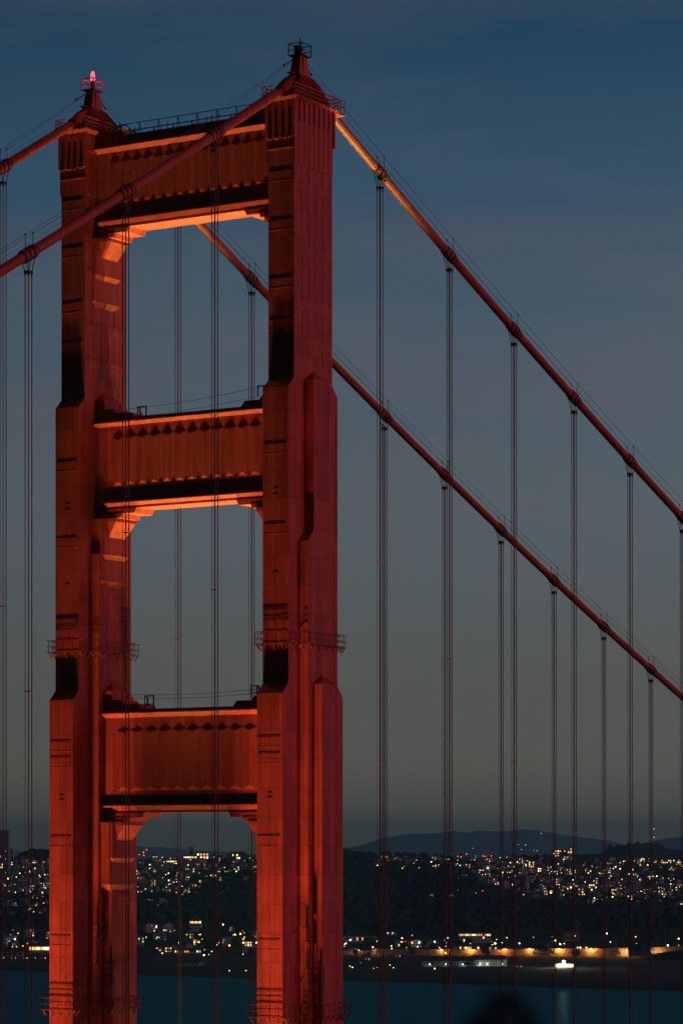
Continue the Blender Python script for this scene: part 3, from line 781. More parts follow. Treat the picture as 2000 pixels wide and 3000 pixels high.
# ------------------------------------------------------------------ foliage
fol = mat('night_foliage', (0.035, 0.05, 0.025), 0.9); mott(fol, (0.010, 0.028, 0.018), (0.022, 0.055, 0.032), nscale=0.15)
bark = mat('bark', (0.06, 0.045, 0.035), 0.95)
def leaves(m, c, R, n, size, sq=0.8):
    c = Vector(c)
    for _ in range(n):
        while True:
            q = Vector((random.uniform(-1, 1), random.uniform(-1, 1), random.uniform(-1, 1)))
            if q.length < 1: break
        q = q.normalized()*(q.length**0.5); p = c+Vector((q.x*R, q.y*R, q.z*R*sq))
        a = Vector((random.gauss(0, 1), random.gauss(0, 1), random.gauss(0, 1))).normalized(); b = a.orthogonal().normalized(); e = a.cross(b)
        s = size*random.uniform(0.6, 1.3)
        m.add([p+b*s, p+e*s*0.8, p-b*s, p-e*s*0.8], [[0, 1, 2, 3]])
def tree(px, d, h, w, lab, shape='round', grp='single trees on the shore', zoff=0):
    lat = (px-1000)/FPX*d; z = Tz(d, lat)+zoff; b = at(px, d, z)
    root = tag(empty('tree', b), lab, 'tree', grp)
    t = MB(); t.tube([(0, 0, -1), (0.2, 0.1, h*.35), (0.1, -0.2, h*.8)], [h*.03, h*.02, h*.008], 7)
    for k in range(5):
        a = k*1.3; t.tube([(0.1, 0, h*(.3+.1*k)), (cos(a)*w*.3, sin(a)*w*.3, h*(.45+.1*k))], [h*.012, h*.004], 5)
    t.build('trunk', bark, root)
    c = MB()
    if shape == 'palm':
        for k in range(13):
            a = k*2*pi/13; pts = [(0, 0, h), (cos(a)*w*.3, sin(a)*w*.3, h+.8), (cos(a)*w*.55, sin(a)*w*.55, h-1.0)]
            for p, q in zip(pts, pts[1:]): c.bar(p, q, 0.7, 0.12)
    elif shape == 'cone':
        for k in range(9): f = k/8; leaves(c, (0, 0, h*(.15+.8*f)), w*.5*(1.05-f), int(60*(1.1-f)), h*.045, 0.5)
    else:
        for k in range(9):
            a = k*2.4; rr = w*.30*random.uniform(.5, 1); leaves(c, (cos(a)*rr, sin(a)*rr, h*random.uniform(.28, .82)), w*random.uniform(.22, .34), 120, h*.04, .8)
    c.build('crown', fol, root)
# wooded slopes that read as one mass
w = MB(); cnt = 0
def treeblob(m, px, py_or_d, r, dmode=False):
    d = py_or_d if dmode else ground(px, py_or_d)
    lat = (px-1000)/FPX*d; p = at(px, d, Tz(d, lat)+r*0.45); m.ball(p, r, 7, random.uniform(.8, 1.15), 0.22)
for _ in range(2600):
    u = random.random()
    if u < 0.45: px, py = random.uniform(770, 1400), random.uniform(2535, 2725)
    elif u < 0.75: px, py = random.uniform(1300, 2080), random.uniform(2645, 2722)
    elif u < 0.9: px, py = random.uniform(-80, 760), random.uniform(2628, 2700)
    else: px, py = random.uniform(600, 780), random.uniform(2560, 2700)
    treeblob(w, px, py, random.uniform(5, 10))
for _ in range(700):
    px = random.uniform(-80, 2080); treeblob(w, px, random.uniform(2522, 2800), random.uniform(4, 7))
for _ in range(150):          # crest trees
    px = random.choice([random.uniform(60, 160), random.uniform(985, 1060), random.uniform(395, 760), random.uniform(1050, 1320), random.uniform(1500, 1640)])
    treeblob(w, px, random.uniform(5900, 6080), random.uniform(6, 11 if px < 160 or 985 < px < 1030 else 8), True)
for _ in range(60): treeblob(w, random.uniform(85, 160), random.uniform(5950, 6080), random.uniform(9, 15), True)
for _ in range(25): treeblob(w, random.uniform(960, 1018), random.uniform(5950, 6080), random.uniform(9, 14), True)
tag(w.build('woodland', fol), 'unlit woods covering the slopes between the lit houses', kind='stuff')

tree(1590, 3990, 22, 24, 'large dark tree standing in front of the floodlit wall', grp=None)
tree(1800, 3985, 21, 17, 'tall dark conifer before the right end of the floodlit wall', 'cone', None)
tree(1828, 3995, 15, 13, 'small ragged tree lit from behind beside the conifer', grp=None)
tree(1205, 4020, 10, 9, 'small dark tree before the left part of the lit wall', grp=None)
tree(1422, 4005, 11, 13, 'bushy dark tree before the lit wall beside the long barracks', grp=None)
tree(1688, 3985, 12, 12, 'dark tree before the lit wall below the orange-lit barracks', grp=None)
tree(1489, 4010, 12, 9, 'short palm beside the long white shed', 'palm', None)
tree(1040, 3990, 10, 9, 'round tree before the pale wall just right of the near leg', grp=None)
tree(1075, 3960, 8, 13, 'low bushy tree before the pale wall', grp=None)
tree(1380, 4150, 14, 9, 'palm before the long white barracks with the lit upper row', 'palm', None)
tree(1165, 4230, 13, 12, 'tree before the pale long barracks', grp=None)
tree(1240, 4230, 12, 13, 'broad tree at the right part of the pale barracks', grp=None)
tree(1075, 4260, 12, 20, 'wide dark tree before the terrace right of the near leg', grp=None)
tree(2040, 3990, 9, 30, 'broad dark tree at the right edge', grp=None)
for px, h, wd in ((1786, 9, 9), (1812, 10, 12), (1842, 14, 10), (1866, 18, 13), (1886, 16, 15), (1902, 13, 12), (1922, 15, 14), (1935, 9, 12)):
    tree(px, 8990, h+6, wd+8, 'tree on the skyline of the dark hill at the right', grp='trees on the dark skyline hill', zoff=(145+(YH-2487)/FPX*9000)-Tz(8990, (px-1000)/FPX*8990)-2)

# ------------------------------------------------------------------ lights of the town
LM = {'warm': emis('warm_lamp', (1.0, 0.60, 0.22), 9), 'amber': emis('amber_lamp', (1.0, 0.30, 0.05), 11), 'white': emis('white_lamp', (0.85, 1.0, 0.80), 9),
      'green': emis('green_lamp', (0.2, 1.0, 0.35), 6), 'red': emis('red_lamp', (1.0, 0.05, 0.04), 14), 'yel': emis('yellow_lamp', (0.95, 0.80, 0.25), 8), 'dimw': emis('dim_lamp', (1.0, 0.7, 0.4), 2.5)}
WM = [emis('lit_window_cream', (1.0, 0.66, 0.27), 2.4), emis('lit_window_amber', (1.0, 0.42, 0.12), 1.6), emis('lit_window_pale', (1.0, 0.84, 0.50), 3.0), emis('lit_window_dim', (0.95, 0.55, 0.22), 0.5)]
HW = []
for i, c in enumerate(((0.55, 0.64, 0.60), (0.36, 0.48, 0.50), (0.42, 0.40, 0.32), (0.62, 0.74, 0.74), (0.20, 0.27, 0.29))):
    q = mat('stucco_%s' % ['cream', 'grey', 'tan', 'white', 'slate'][i], c, 0.9); mott(q, tuple(x*.8 for x in c), c, nscale=0.4); HW.append(q)
roofm = mat('roof_shingle', (0.07, 0.065, 0.065), 0.9); mott(roofm, (0.05, 0.045, 0.045), (0.10, 0.09, 0.085), nscale=0.5)
CN = ['cream', 'grey', 'tan', 'white', 'slate']

def facade_windows(m, w, h, dp, rows, cols, lit, z0=1.4, fr=0.40, mats=4, base=2):
    """window quads, 5 cm proud, on the face turned to the bay (-y) and on the +x side"""
    for r in range(rows):
        for c in range(cols):
            on = random.random() < lit
            m.mi = base+(random.choice((0, 0, 1, 2, 3)) if on else 4)
            cw = w/cols; ch = (h-z0*0.6)/rows; xa = -w/2+cw*(c+.5-fr/2); za = z0*0.6+ch*(r+.22)
            m.box(xa, xa+cw*fr, -dp/2-0.06, -dp/2+0.02, za, za+ch*0.42)
    m.mi = 0
darkglass = mat('dark_window', (0.02, 0.025, 0.03), 0.2)
def house_mesh(w, dp, h, roof, rows, cols, lit, wallm):
    m = MB(); m.mi = 0; m.box(-w/2, w/2, -dp/2, dp/2, -6, h)
    m.mi = 1
    if roof == 'gable':
        m.mi = 1; rh = w*.32
        m.prism([(-w/2-.4, h), (w/2+.4, h), (0, h+rh)], -dp/2-.3, dp/2+.3)
        m.mi = 0; m.prism([(-w/2+.1, h), (w/2-.1, h), (0, h+rh*.9)], -dp/2-.34, -dp/2-.30)
    elif roof == 'hip':
        m.hexa([(-w/2-.4, -dp/2-.4), (w/2+.4, -dp/2-.4), (w/2+.4, dp/2+.4), (-w/2-.4, dp/2+.4)], h, [(-w*.22, -.3), (w*.22, -.3), (w*.22, .3), (-w*.22, .3)], h+w*.2)
    else:
        m.mi = 1; m.box(-w/2-.15, w/2+.15, -dp/2-.15, dp/2+.15, h, h+.45)
        m.mi = 0; m.box(w*.1, w*.3, -1, 1.5, h+.45, h+2)
    if random.random() < .4: m.mi = 0; m.box(-w*.3, -w*.3+.9, 0, .9, h, h+3.2)
    facade_windows(m, w, h, dp, rows, cols, lit)
    return m, [wallm, roofm]+WM+[darkglass]
variants = []
for i in range(30):
    hgt = random.choice((6.5, 8, 9.5, 11)); wd = random.uniform(7, 14); rf = random.choice(('gable', 'flat', 'flat', 'hip'))
    rows = 2 if hgt < 9 else 3; cols = random.choice((3, 4, 5)); wi = random.choice((0, 1, 1, 2, 3, 4, 4))
    lit = random.choice((0, 0, 0.12, 0.2, 0.3, 0.6))
    mm, mats = house_mesh(wd, random.uniform(9, 13), hgt, rf, rows, cols, lit, HW[wi])
    ob = mm.build('house', mats); me = ob.data; bpy.data.objects.remove(ob)
    nl_ = sum(1 for q in mm.m if 2 <= q <= 5)//6
    variants.append((me, CN[wi], {'gable': 'gabled', 'flat': 'flat-roofed', 'hip': 'hip-roofed'}[rf], nl_, rows))
litword = lambda n: 'unlit' if n == 0 else ('barely lit' if n == 1 else ('dimly lit' if n < 5 else 'brightly lit'))
def region(px, py):
    if px < 150: side = 'left of both legs'
    elif px < 760: side = 'between the two legs'
    elif px < 1330: side = 'right of the near leg'
    elif px < 1680: side = 'right of centre'
    else: side = 'at the far right'
    band = 'on crest' if py < 2530 else ('high on hill' if py < 2575 else ('on mid slope' if py < 2640 else ('at hill foot' if py < 2720 else 'on shore flat')))
    return band+' '+side
def house(px, py, sc=1.0, v=None):
    d = ground(px, py); me, cn, rf, nlit, rows = variants[v if v is not None else random.randrange(len(variants))]
    lat = (px-1000)/FPX*d
    o = bpy.data.objects.new('house', me); COL.objects.link(o); o.location = at(px, d, Tz(d, lat)+0.3); o.scale = (sc, sc, sc)
    o.rotation_euler = (0, 0, DIRY-pi/2+random.uniform(-.5, .5))
    lab = '%s %s %s house %s' % (litword(nlit), cn, rf, region(px, py))
    tag(o, lab, 'house', 'houses: '+lab)
HOUSES = 0
def scatter(n, x0, x1, y0, y1, sc=(0.8, 1.3), pw=1.0):
    global HOUSES
    for _ in range(n):
        px = random.uniform(x0, x1); py = y0+(y1-y0)*random.random()**pw
        if px > 1340 and py > 2560+90*min(1, max(0, (px-1340)/400)): py = random.uniform(2518, 2565)
        house(px, py, random.uniform(*sc)); HOUSES += 1
scatter(58, -10, 148, 2528, 2690)
scatter(62, 400, 752, 2524, 2640, pw=1.4)
scatter(22, 1085, 1340, 2520, 2550, (0.7, 1.1))
scatter(118, 1340, 2010, 2519, 2660, pw=0.85)
scatter(8, 1240, 1345, 2615, 2655, (0.6, 0.9))
scatter(10, 20, 148, 2735, 2790, (0.9, 1.3)); scatter(14, 400, 750, 2730, 2795, (0.9, 1.3))

# past the three hundred nearest: the rest of the town in one object
def town_fill():
    m = MB()
    for _ in range(640):
        u = random.random()
        if u < .16: px, py = random.uniform(-30, 150), random.uniform(2530, 2680)
        elif u < .34: px, py = random.uniform(395, 760), 2522+135*random.random()**1.05
        elif u < .42: px, py = random.uniform(1090, 1340), random.uniform(2519, 2545)
        else: px = random.uniform(1330, 2030); py = 2518+(55+95*min(1, max(0, (px-1340)/350)))*random.random()**0.85
        d = ground(px, py); lat = (px-1000)/FPX*d; b = at(px, d, Tz(d, lat)); w_ = random.uniform(6, 11); h = random.uniform(5, 10); a = random.uniform(-.4, .4)+DIRY-pi/2
        ca, sa = cos(a), sin(a)
        def q(x0, x1, y0, y1, z0, z1):
            pts = [(x0, y0), (x1, y0), (x1, y1), (x0, y1)]; r_ = [(b.x+x*ca-y*sa, b.y+x*sa+y*ca) for x, y in pts]; m.hexa(r_, b.z+z0, r_, b.z+z1)
        m.mi = random.choice((0, 1, 1, 2, 3, 4)); q(-w_/2, w_/2, -5, 5, -5, h); m.mi = 5; q(-w_/2-.2, w_/2+.2, -5.2, 5.2, h, h+.5)
        lit = random.choice((0, 0, .15, .3, .5)); cols = random.choice((3, 4)); rows = 2
        for r_i in range(rows):
            for c in range(cols):
                m.mi = random.choice((6, 7, 8, 9)) if random.random() < lit else 10
                xa = -w_/2+w_/cols*(c+.3); q(xa, xa+w_/cols*.4, -5.07, -4.9, 1+r_i*h*.45, 1+r_i*h*.45+1.3)
    return m.build('town_houses', HW+[roofm]+WM+[darkglass])
tag(town_fill(), 'small far houses filling the hillside between the larger ones', kind='stuff')
def big(px, d, w, h, dp, rows, cols, lit, wall, lab, cat='building', roof='flat', name='building', zoff=0, rot=0.0, z0=1.4, fr=0.5, grp=None, name_roof='roof'):
    lat = (px-1000)/FPX*d; b = at(px, d, Tz(d, lat)+zoff)
    root = tag(empty(name, b), lab, cat, grp); root.rotation_euler = (0, 0, DIRY-pi/2+rot)
    m = MB(); m.box(-w/2, w/2, -dp/2, dp/2, -6, h); m.build('wall', HW[wall], root)
    r = MB()
    if roof == 'flat': r.box(-w/2-.3, w/2+.3, -dp/2-.3, dp/2+.3, h, h+.8)
    elif roof == 'hip': r.hexa([(-w/2-.8, -dp/2-.8), (w/2+.8, -dp/2-.8), (w/2+.8, dp/2+.8), (-w/2-.8, dp/2+.8)], h, [(-w/2+dp/2, -.2), (w/2-dp/2, -.2), (w/2-dp/2, .2), (-w/2+dp/2, .2)], h+dp*.28)
    elif roof == 'gablex': r.prismx([(-dp/2-.8, h), (dp/2+.8, h), (0, h+dp*.25)], -w/2-.8, w/2+.8)
    elif roof == 'gabley': r.prism([(-w/2-.8, h), (w/2+.8, h), (0, h+w*.22)], -dp/2-.8, dp/2+.8)
    r.build('roof', roofm, root)
    n = 0
    for rr in range(rows):
        p = lit[rr] if isinstance(lit, (list, tuple)) else lit
        for c in range(cols):
            on = random.random() < p
            cw = w/cols; ch = (h-z0)/rows; xa = -w/2+cw*(c+.5-fr/2); za = z0+ch*(rr+.15)
            wb = MB(); wb.box(xa, xa+cw*fr, -dp/2-.08, -dp/2+.02, za, za+ch*.6)
            if n < 100: wb.build('window', random.choice(WM[:3]) if on else darkglass, root)
            n += 1
    return root
big(3, 5500, 30, 92, 24, 18, 9, 0.22, 4, 'tall dark apartment tower with scattered lit windows at the left edge', 'apartment tower', zoff=-8, z0=4, fr=0.34, name='apartment_tower')
big(33, 5900, 9, 24, 10, 2, 2, 0.0, 2, 'plain pale tan block beside the tall tower at the left edge', 'apartment block', zoff=0)
big(132, 4150, 42, 8, 14, 1, 14, 0.95, 3, 'long white hall with a full row of lit windows left of the far leg', 'hall', 'gablex', zoff=0, fr=.8)
big(573, 4480, 17, 15, 22, 3, 6, [0.0, 0.0, 1.0], 3, 'white gabled hall with its top floor brightly lit between the legs', 'hall', 'gabley', fr=.7)
big(490, 4500, 42, 7, 16, 1, 12, 0.05, 3, 'long low white hall with a pale roof left of the lit gabled hall', 'hall', 'gablex')
big(503, 5850, 20, 10, 12, 2, 6, 0.95, 2, 'low orange-lit house with glowing rows of windows high between the legs', 'house', zoff=2, name='building')
big(557, 5960, 26, 12, 12, 2, 8, 0.95, 0, 'wide cream mansion with all windows lit on the crest between the legs', 'mansion', zoff=2)
big(594, 5940, 24, 20, 14, 3, 4, 0.95, 4, 'dark square block with three rows of lit windows on the crest', 'apartment block', zoff=0, fr=.55)
big(560, 6050, 9, 27, 9, 1, 1, 0, 2, 'narrow tan tower rising above the crest between the legs', 'tower', zoff=0, name='building')
big(695, 5980, 38, 13, 14, 2, 9, 0.35, 4, 'broad dark house with a hipped roof on the crest near the right leg', 'house', 'hip', zoff=2)
big(594, 5250, 14, 13, 12, 2, 3, 0.7, 2, 'tan house lit from below on the mid slope between the legs', 'house')
big(1050, 4330, 52, 8, 13, 1, 14, 0.12, 3, 'long white barracks just right of the near leg', 'barracks', 'gablex')
big(1033, 4150, 10, 5, 12, 1, 2, 0.4, 3, 'small white gabled house below the long barracks by the near leg', 'house', 'gabley')
big(1180, 4230, 22, 9, 12, 2, 6, 0.25, 3, 'smaller white barracks wing between two dark trees', 'barracks', 'gablex')
big(1242, 4240, 40, 9, 13, 2, 11, 0.12, 3, 'pale two-storey barracks left of centre behind the wall', 'barracks', 'gablex')
big(1147, 4420, 14, 4, 10, 1, 6, 0.5, 3, 'small white pavilion lit above the barracks', 'pavilion', 'hip')
big(1390, 4320, 46, 13, 14, 3, 15, [0.15, 0.2, 0.8], 3, 'long white three-storey barracks with its upper row of windows lit', 'barracks', 'hip')
big(1672, 4360, 24, 11, 13, 3, 9, 0.06, 2, 'tan barracks lit orange by a street lamp right of centre', 'barracks', 'hip', zoff=1)
big(1716, 4100, 29, 9.5, 12, 2, 7, 0.55, 4, 'dark two-storey building with glowing windows behind the wall', 'building', 'gablex')
big(1370, 4110, 38, 9, 12, 2, 11, 0.3, 4, 'dark two-storey row with a lit ground floor behind the wall', 'building', 'gablex')
big(1443, 4090, 10, 9, 10, 2, 4, 0.8, 4, 'small lit two-storey building beside the row behind the wall', 'building')
big(1475, 4085, 22, 6, 9, 1, 8, 0.95, 0, 'low shop with a bright yellow strip of windows behind the wall', 'shop')
big(1345, 4060, 8, 4, 8, 1, 3, 1.0, 0, 'small cream kiosk glowing warm behind the wall', 'kiosk')
big(1430, 3700, 41, 7.5, 22, 2, 11, 0.0, 3, 'long white shed with small square windows on the shore', 'shed', 'gablex', rot=.18)
big(1310, 3690, 64, 6.5, 22, 1, 3, 0.0, 4, 'long grey windowless hangar on the shore', 'hangar', 'gablex')
big(1652, 3660, 22, 4, 9, 1, 9, 0.25, 0, 'low white building dazzled by the bright floodlight on the shore', 'building')
big(1805, 5700, 17, 17, 13, 4, 4, 0.2, 2, 'square orange-brown block with small windows at the right', 'apartment block', zoff=-2)
big(1800, 5450, 14, 17, 12, 3, 3, 0.05, 3, 'white slab block just below the orange-brown one', 'apartment block')
big(1640, 5990, 30, 20, 14, 4, 7, 0.3, 4, 'wide dark block with grids of lit windows on the crest right of centre', 'apartment block', zoff=0)
big(1668, 5985, 10, 24, 11, 4, 2, 0.3, 3, 'tall pale block with lit top floor on the crest right of centre', 'apartment block')
big(1425, 5990, 13, 10, 11, 2, 3, 0.1, 3, 'white cube house on the crest above the wall', 'house')
big(1485, 5720, 15, 12, 11, 3, 4, 0.15, 2, 'salmon stucco villa on the slope right of the near leg', 'villa')
big(1510, 5740, 9, 14, 10, 3, 3, 0.15, 2, 'narrow tan house beside the salmon villa', 'house')
big(1605, 5330, 11, 9, 10, 2, 3, 0.2, 2, 'small house lit deep orange by a street lamp on the slope', 'house')
big(1880, 6000, 34, 9, 12, 2, 12, 0.55, 2, 'long low block with lit windows on the crest at the right', 'apartment block')
big(1960, 6010, 40, 9, 12, 2, 12, 0.35, 2, 'long tan block on the crest at the right edge', 'apartment block')
for px_, d_, w_, h_, rw, cl, lt, wl_, lb in (
    (60, 5650, 24, 12, 3, 7, .12, 0, 'cream gabled terrace with dim windows high on the hill left of the far leg'),
    (112, 5560, 22, 13, 3, 6, .2, 3, 'turreted pale mansion on the hill just left of the far leg'),
    (75, 5250, 18, 14, 3, 5, .1, 3, 'white three-storey house front on the mid slope left of the far leg'),
    (18, 5300, 20, 15, 4, 5, .1, 2, 'tan apartment front on the mid slope at the left edge'),
    (125, 4980, 20, 13, 3, 5, .15, 1, 'grey apartment front low on the hill left of the far leg'),
    (455, 5700, 24, 16, 4, 6, .08, 1, 'grey apartment block behind trees right of the far leg'),
    (492, 5650, 20, 15, 4, 5, .05, 0, 'cream apartment block beside the grey one right of the far leg'),
    (548, 5720, 26, 19, 5, 6, .06, 2, 'tan five-storey apartment block on the hill between the legs'),
    (485, 5300, 32, 13, 3, 8, .05, 1, 'long grey apartment row on the mid slope between the legs'),
    (620, 5550, 26, 7, 2, 8, .05, 3, 'low pale building with a long roof on the mid slope between the legs'),
    (1398, 5760, 16, 12, 3, 4, .15, 3, 'white house block on the crest above the lit barracks'),
    (1550, 5790, 18, 13, 3, 5, .25, 1, 'grey block with lit windows on the slope right of centre'),
    (1585, 5600, 15, 10, 2, 4, .6, 0, 'cream house with a bright lower row right of centre'),
    (1690, 5650, 20, 15, 4, 5, .15, 1, 'grey slab block on the slope at the right'),
    (1738, 5480, 24, 16, 4, 6, .2, 4, 'slate apartment block with few lit windows at the right'),
    (1768, 5260, 16, 14, 3, 3, .1, 3, 'white house front low on the right slope'),
    (1735, 5120, 14, 13, 3, 4, .6, 2, 'tan house with bright windows at the bottom of the right slope'),
    (1885, 5600, 18, 18, 4, 4, .35, 1, 'tall grey house with a lit corner on the right slope'),
    (1835, 5250, 22, 15, 4, 5, .05, 1, 'dim grey apartment block on the lower right slope'),
    (1925, 5350, 22, 11, 3, 6, .1, 3, 'long pale house row low at the far right'),
    (1985, 5750, 18, 12, 3, 5, .15, 0, 'cream block at the right edge of the hill')):
    big(px_, d_, w_, h_, 12, rw, cl, lt, wl_, lb, 'apartment building')
big(732, 4230, 22, 8.5, 11, 2, 6, 0.6, 3, 'two-storey white building with lit windows beside the near leg', 'building')
big(478, 4130, 20, 7, 10, 2, 5, 0.5, 0, 'cream building with a lit end wall by the far leg', 'building')
big(550, 4080, 36, 5, 10, 1, 11, 0.7, 3, 'low white terrace with many lit openings on the shore flat', 'terrace', 'gablex')
big(570, 4260, 4, 9, 8, 3, 1, 1.0, 0, 'narrow stair tower glowing white on the shore flat', 'stair tower')
big(548, 3700, 30, 4, 10, 1, 6, 0.0, 1, 'unlit grey boathouse low on the shore between the legs', 'boathouse', 'gablex')
big(582, 3720, 12, 4.5, 9, 1, 3, 0.0, 3, 'small white shed beside the grey boathouse', 'shed')
big(30, 3990, 34, 6, 14, 1, 5, 0.0, 2, 'broad tan shed roof at the left edge', 'shed', 'gablex')

# lamp posts and point lights
lampgrp = {}
lamp_me = {}
def lamp_mesh(k, r, h):
    key = (k, r, h)
    if key not in lamp_me:
        m = MB(); m.mi = 0; m.tube([(0, 0, -2), (0, 0, h)], [0.12, 0.07], 5); m.mi = 1; m.ball((0, 0, h), r, 8)
        o = m.build('street_lamp', [M['steel'], LM[k]]); lamp_me[key] = o.data; bpy.data.objects.remove(o)
    return lamp_me[key]
colr = {'warm': 'warm', 'amber': 'orange', 'white': 'white', 'green': 'green', 'red': 'red', 'yel': 'yellow', 'dimw': 'dim'}
def lamp(px, py, k='warm', r=0.5, h=7, lab=None, point=None):
    d = ground(px, py+h*FPX/4500) if py > 2519 else None
    if d is None: return far_lamp(px, py, k, r)
    lat = (px-1000)/FPX*d; z = Tz(d, lat); zz = 145-(py-YH)/FPX*d
    o = bpy.data.objects.new('street_lamp', lamp_mesh(k, r, h)); COL.objects.link(o); o.location = at(px, d, zz-h)
    if not lab: lab = '%s street lamp %s' % (colr[k], region(px, py))
    tag(o, lab, 'street lamp', 'lamps: '+lab)
    if point:
        l = bpy.data.lights.new('lamp_glow', 'POINT'); l.energy = point; l.color = (1, .5, .16) if k == 'amber' else (1, .95, .8); l.shadow_soft_size = .4
        q = bpy.data.objects.new('lamp_glow', l); COL.objects.link(q); q.parent = o; q.location = (0, 0, h) ; q.location = Matrix.Rotation(DIRY, 4, 'Z') @ Vector((-1.5, 0, h-.3))
def far_lamp(px, py, k, r=1.6, d=11000, lab=None):
    z = 145-(py-YH)/FPX*d; lat = (px-1000)/FPX*d; g = Tz(d, lat)
    key = ('f', k, r); h = max(6, z-g)
    m = MB(); m.mi = 0; m.tube([(0, 0, g-z-3), (0, 0, 0)], 0.25, 5); m.mi = 1; m.ball((0, 0, 0), r, 8)
    o = m.build('light_mast', [M['steel'], LM[k]]); o.location = at(px, d, z)
    lab = lab or '%s light far off on the low horizon %s' % (colr[k], region(px, py).split(' ', 2)[-1])
    tag(o, lab, 'light mast', 'far lights: '+lab)
for px, py, k, r in ((1285, 2775, 'amber', .5), (1378, 2790, 'amber', .6), (1474, 2783, 'amber', .6), (1552, 2784, 'amber', .6), (1636, 2782, 'amber', .6), (1731, 2778, 'amber', .6), (1921, 2786, 'amber', .4)):
    pass
# the retaining wall along the road, with its lamps
wl = MB()
wp = [(995, 4040, 9), (1085, 4040, 9), (1090, 4030, 12), (1120, 4045, 10.5), (1250, 4040, 10.5), (1350, 4030, 10.8), (1500, 4020, 11.8), (1600, 4010, 12.6), (1730, 4000, 13.2), (1840, 3990, 14)]
for (a, da, ha), (b, db, hb) in zip(wp, wp[1:]):
    p, q = at(a, da, 0), at(b, db, 0); n = (q-p).normalized(); o = Vector((-n.y, n.x, 0))*(-0.5 if False else 0.5)
    vs = [(p.x, p.y, 2), (q.x, q.y, 2), (q.x+FW.x, q.y+FW.y, 2), (p.x+FW.x, p.y+FW.y, 2), (p.x, p.y, 2+ha), (q.x, q.y, 2+hb), (q.x+FW.x, q.y+FW.y, 2+hb), (p.x+FW.x, p.y+FW.y, 2+ha)]
    wl.add(vs, [[0, 1, 2, 3], [7, 6, 5, 4], [0, 4, 5, 1], [1, 5, 6, 2], [2, 6, 7, 3], [3, 7, 4, 0]])
    k = int((b-a)/9)
    for i in range(k):                 # panel joints as shallow ribs
        c = p.lerp(q, i/max(1, k)); hh = ha+(hb-ha)*i/max(1, k)
        wl.bar((c.x-FW.x*.05, c.y-FW.y*.05, 2), (c.x-FW.x*.05, c.y-FW.y*.05, 2+hh-.1), .25, .12)
wallm = mat('concrete_wall', (0.42, 0.38, 0.33), 0.9); mott(wallm, (0.24, 0.215, 0.18), (0.36, 0.32, 0.27), nscale=.12)
tag(wl.build('retaining_wall', wallm), 'long ribbed concrete retaining wall lit orange by road lamps', 'wall')
wl = MB(); p, q = at(1905, 3985, 0), at(2030, 3975, 0)
wl.add([(p.x, p.y, 2), (q.x, q.y, 6), (q.x+FW.x, q.y+FW.y, 6), (p.x+FW.x, p.y+FW.y, 2), (p.x, p.y, 17), (q.x, q.y, 19), (q.x+FW.x, q.y+FW.y, 19), (p.x+FW.x, p.y+FW.y, 17)],
       [[0, 1, 2, 3], [7, 6, 5, 4], [0, 4, 5, 1], [1, 5, 6, 2], [2, 6, 7, 3], [3, 7, 4, 0]])
tag(wl.build('retaining_wall', wallm), 'short end of retaining wall at the right edge behind a dark mound', 'wall')
mo = MB(); pr = []
for k in range(25):
    px = 1840+12*k; d = 3940; zz = 3+13*max(0, sin(min(1, k/22)*pi*.62))
    for e, f in ((-60, 0), (-25, .75), (0, 1), (30, .7), (60, 0)):
        c = at(px, d+e, 2+(zz-2)*f); pr.append(tuple(c))
mo.add(pr, [[i*5+j, i*5+j+1, (i+1)*5+j+1, (i+1)*5+j] for i in range(24) for j in range(4)])
tag(mo.build('grass_mound', gm, smooth=True), 'dark mound in front of the wall at the right edge', kind='structure')
# road at the foot of the wall
rd = MB(); vs = []
for px in range(960, 2060, 20):
    for d in (3972, 4018): c = at(px, d-(px-1000)*.04, 0); vs.append((c.x, c.y, 4.55))
n = len(vs)//2; rd.add(vs, [[2*i, 2*i+1, 2*i+3, 2*i+2] for i in range(n-1)])
rdm = mat('asphalt', (0.10, 0.095, 0.09), .85); mott(rdm, (.08, .075, .07), (.13, .12, .11), nscale=.2)
tag(rd.build('road', rdm), kind='structure')
ordl = ['leftmost', 'second', 'third', 'fourth', 'fifth', 'rightmost']
def walld(px):
    for (a, da, ha), (b, db, hb) in zip(wp, wp[1:]):
        if px <= b: return da+(db-da)*(px-a)/(b-a)
    return wp[-1][1]
for i, (px, e) in enumerate(((1292, 0.9e4), (1378, 1.6e4), (1474, 1.5e4), (1552, 1.2e4), (1636, 2.2e4), (1731, 2.0e4))):
    d = walld(px)-4.0; z = 4.6; h = 8.6+(px-1300)*.004
    root = tag(empty('road_lamp', at(px, d, z)), '%s of the six orange road lamps standing before the retaining wall' % ordl[i], 'road lamp', 'road lamps before the wall')
    m = MB(); m.tube([(0, 0, 0), (0, 0, h)], [.14, .08], 6); m.build('pole', 'steel', root)
    m = MB(); m.ball((0, 0, h), .34, 8); m.build('lamp_head', LM['amber'], root)
    l = bpy.data.lights.new('road_glow', 'POINT'); l.energy = e; l.color = (1, .33, .07); l.shadow_soft_size = .4
    q = bpy.data.objects.new('road_glow', l); COL.objects.link(q); q.parent = root; q.location = (FW.x*.7, FW.y*.7, h-.4)
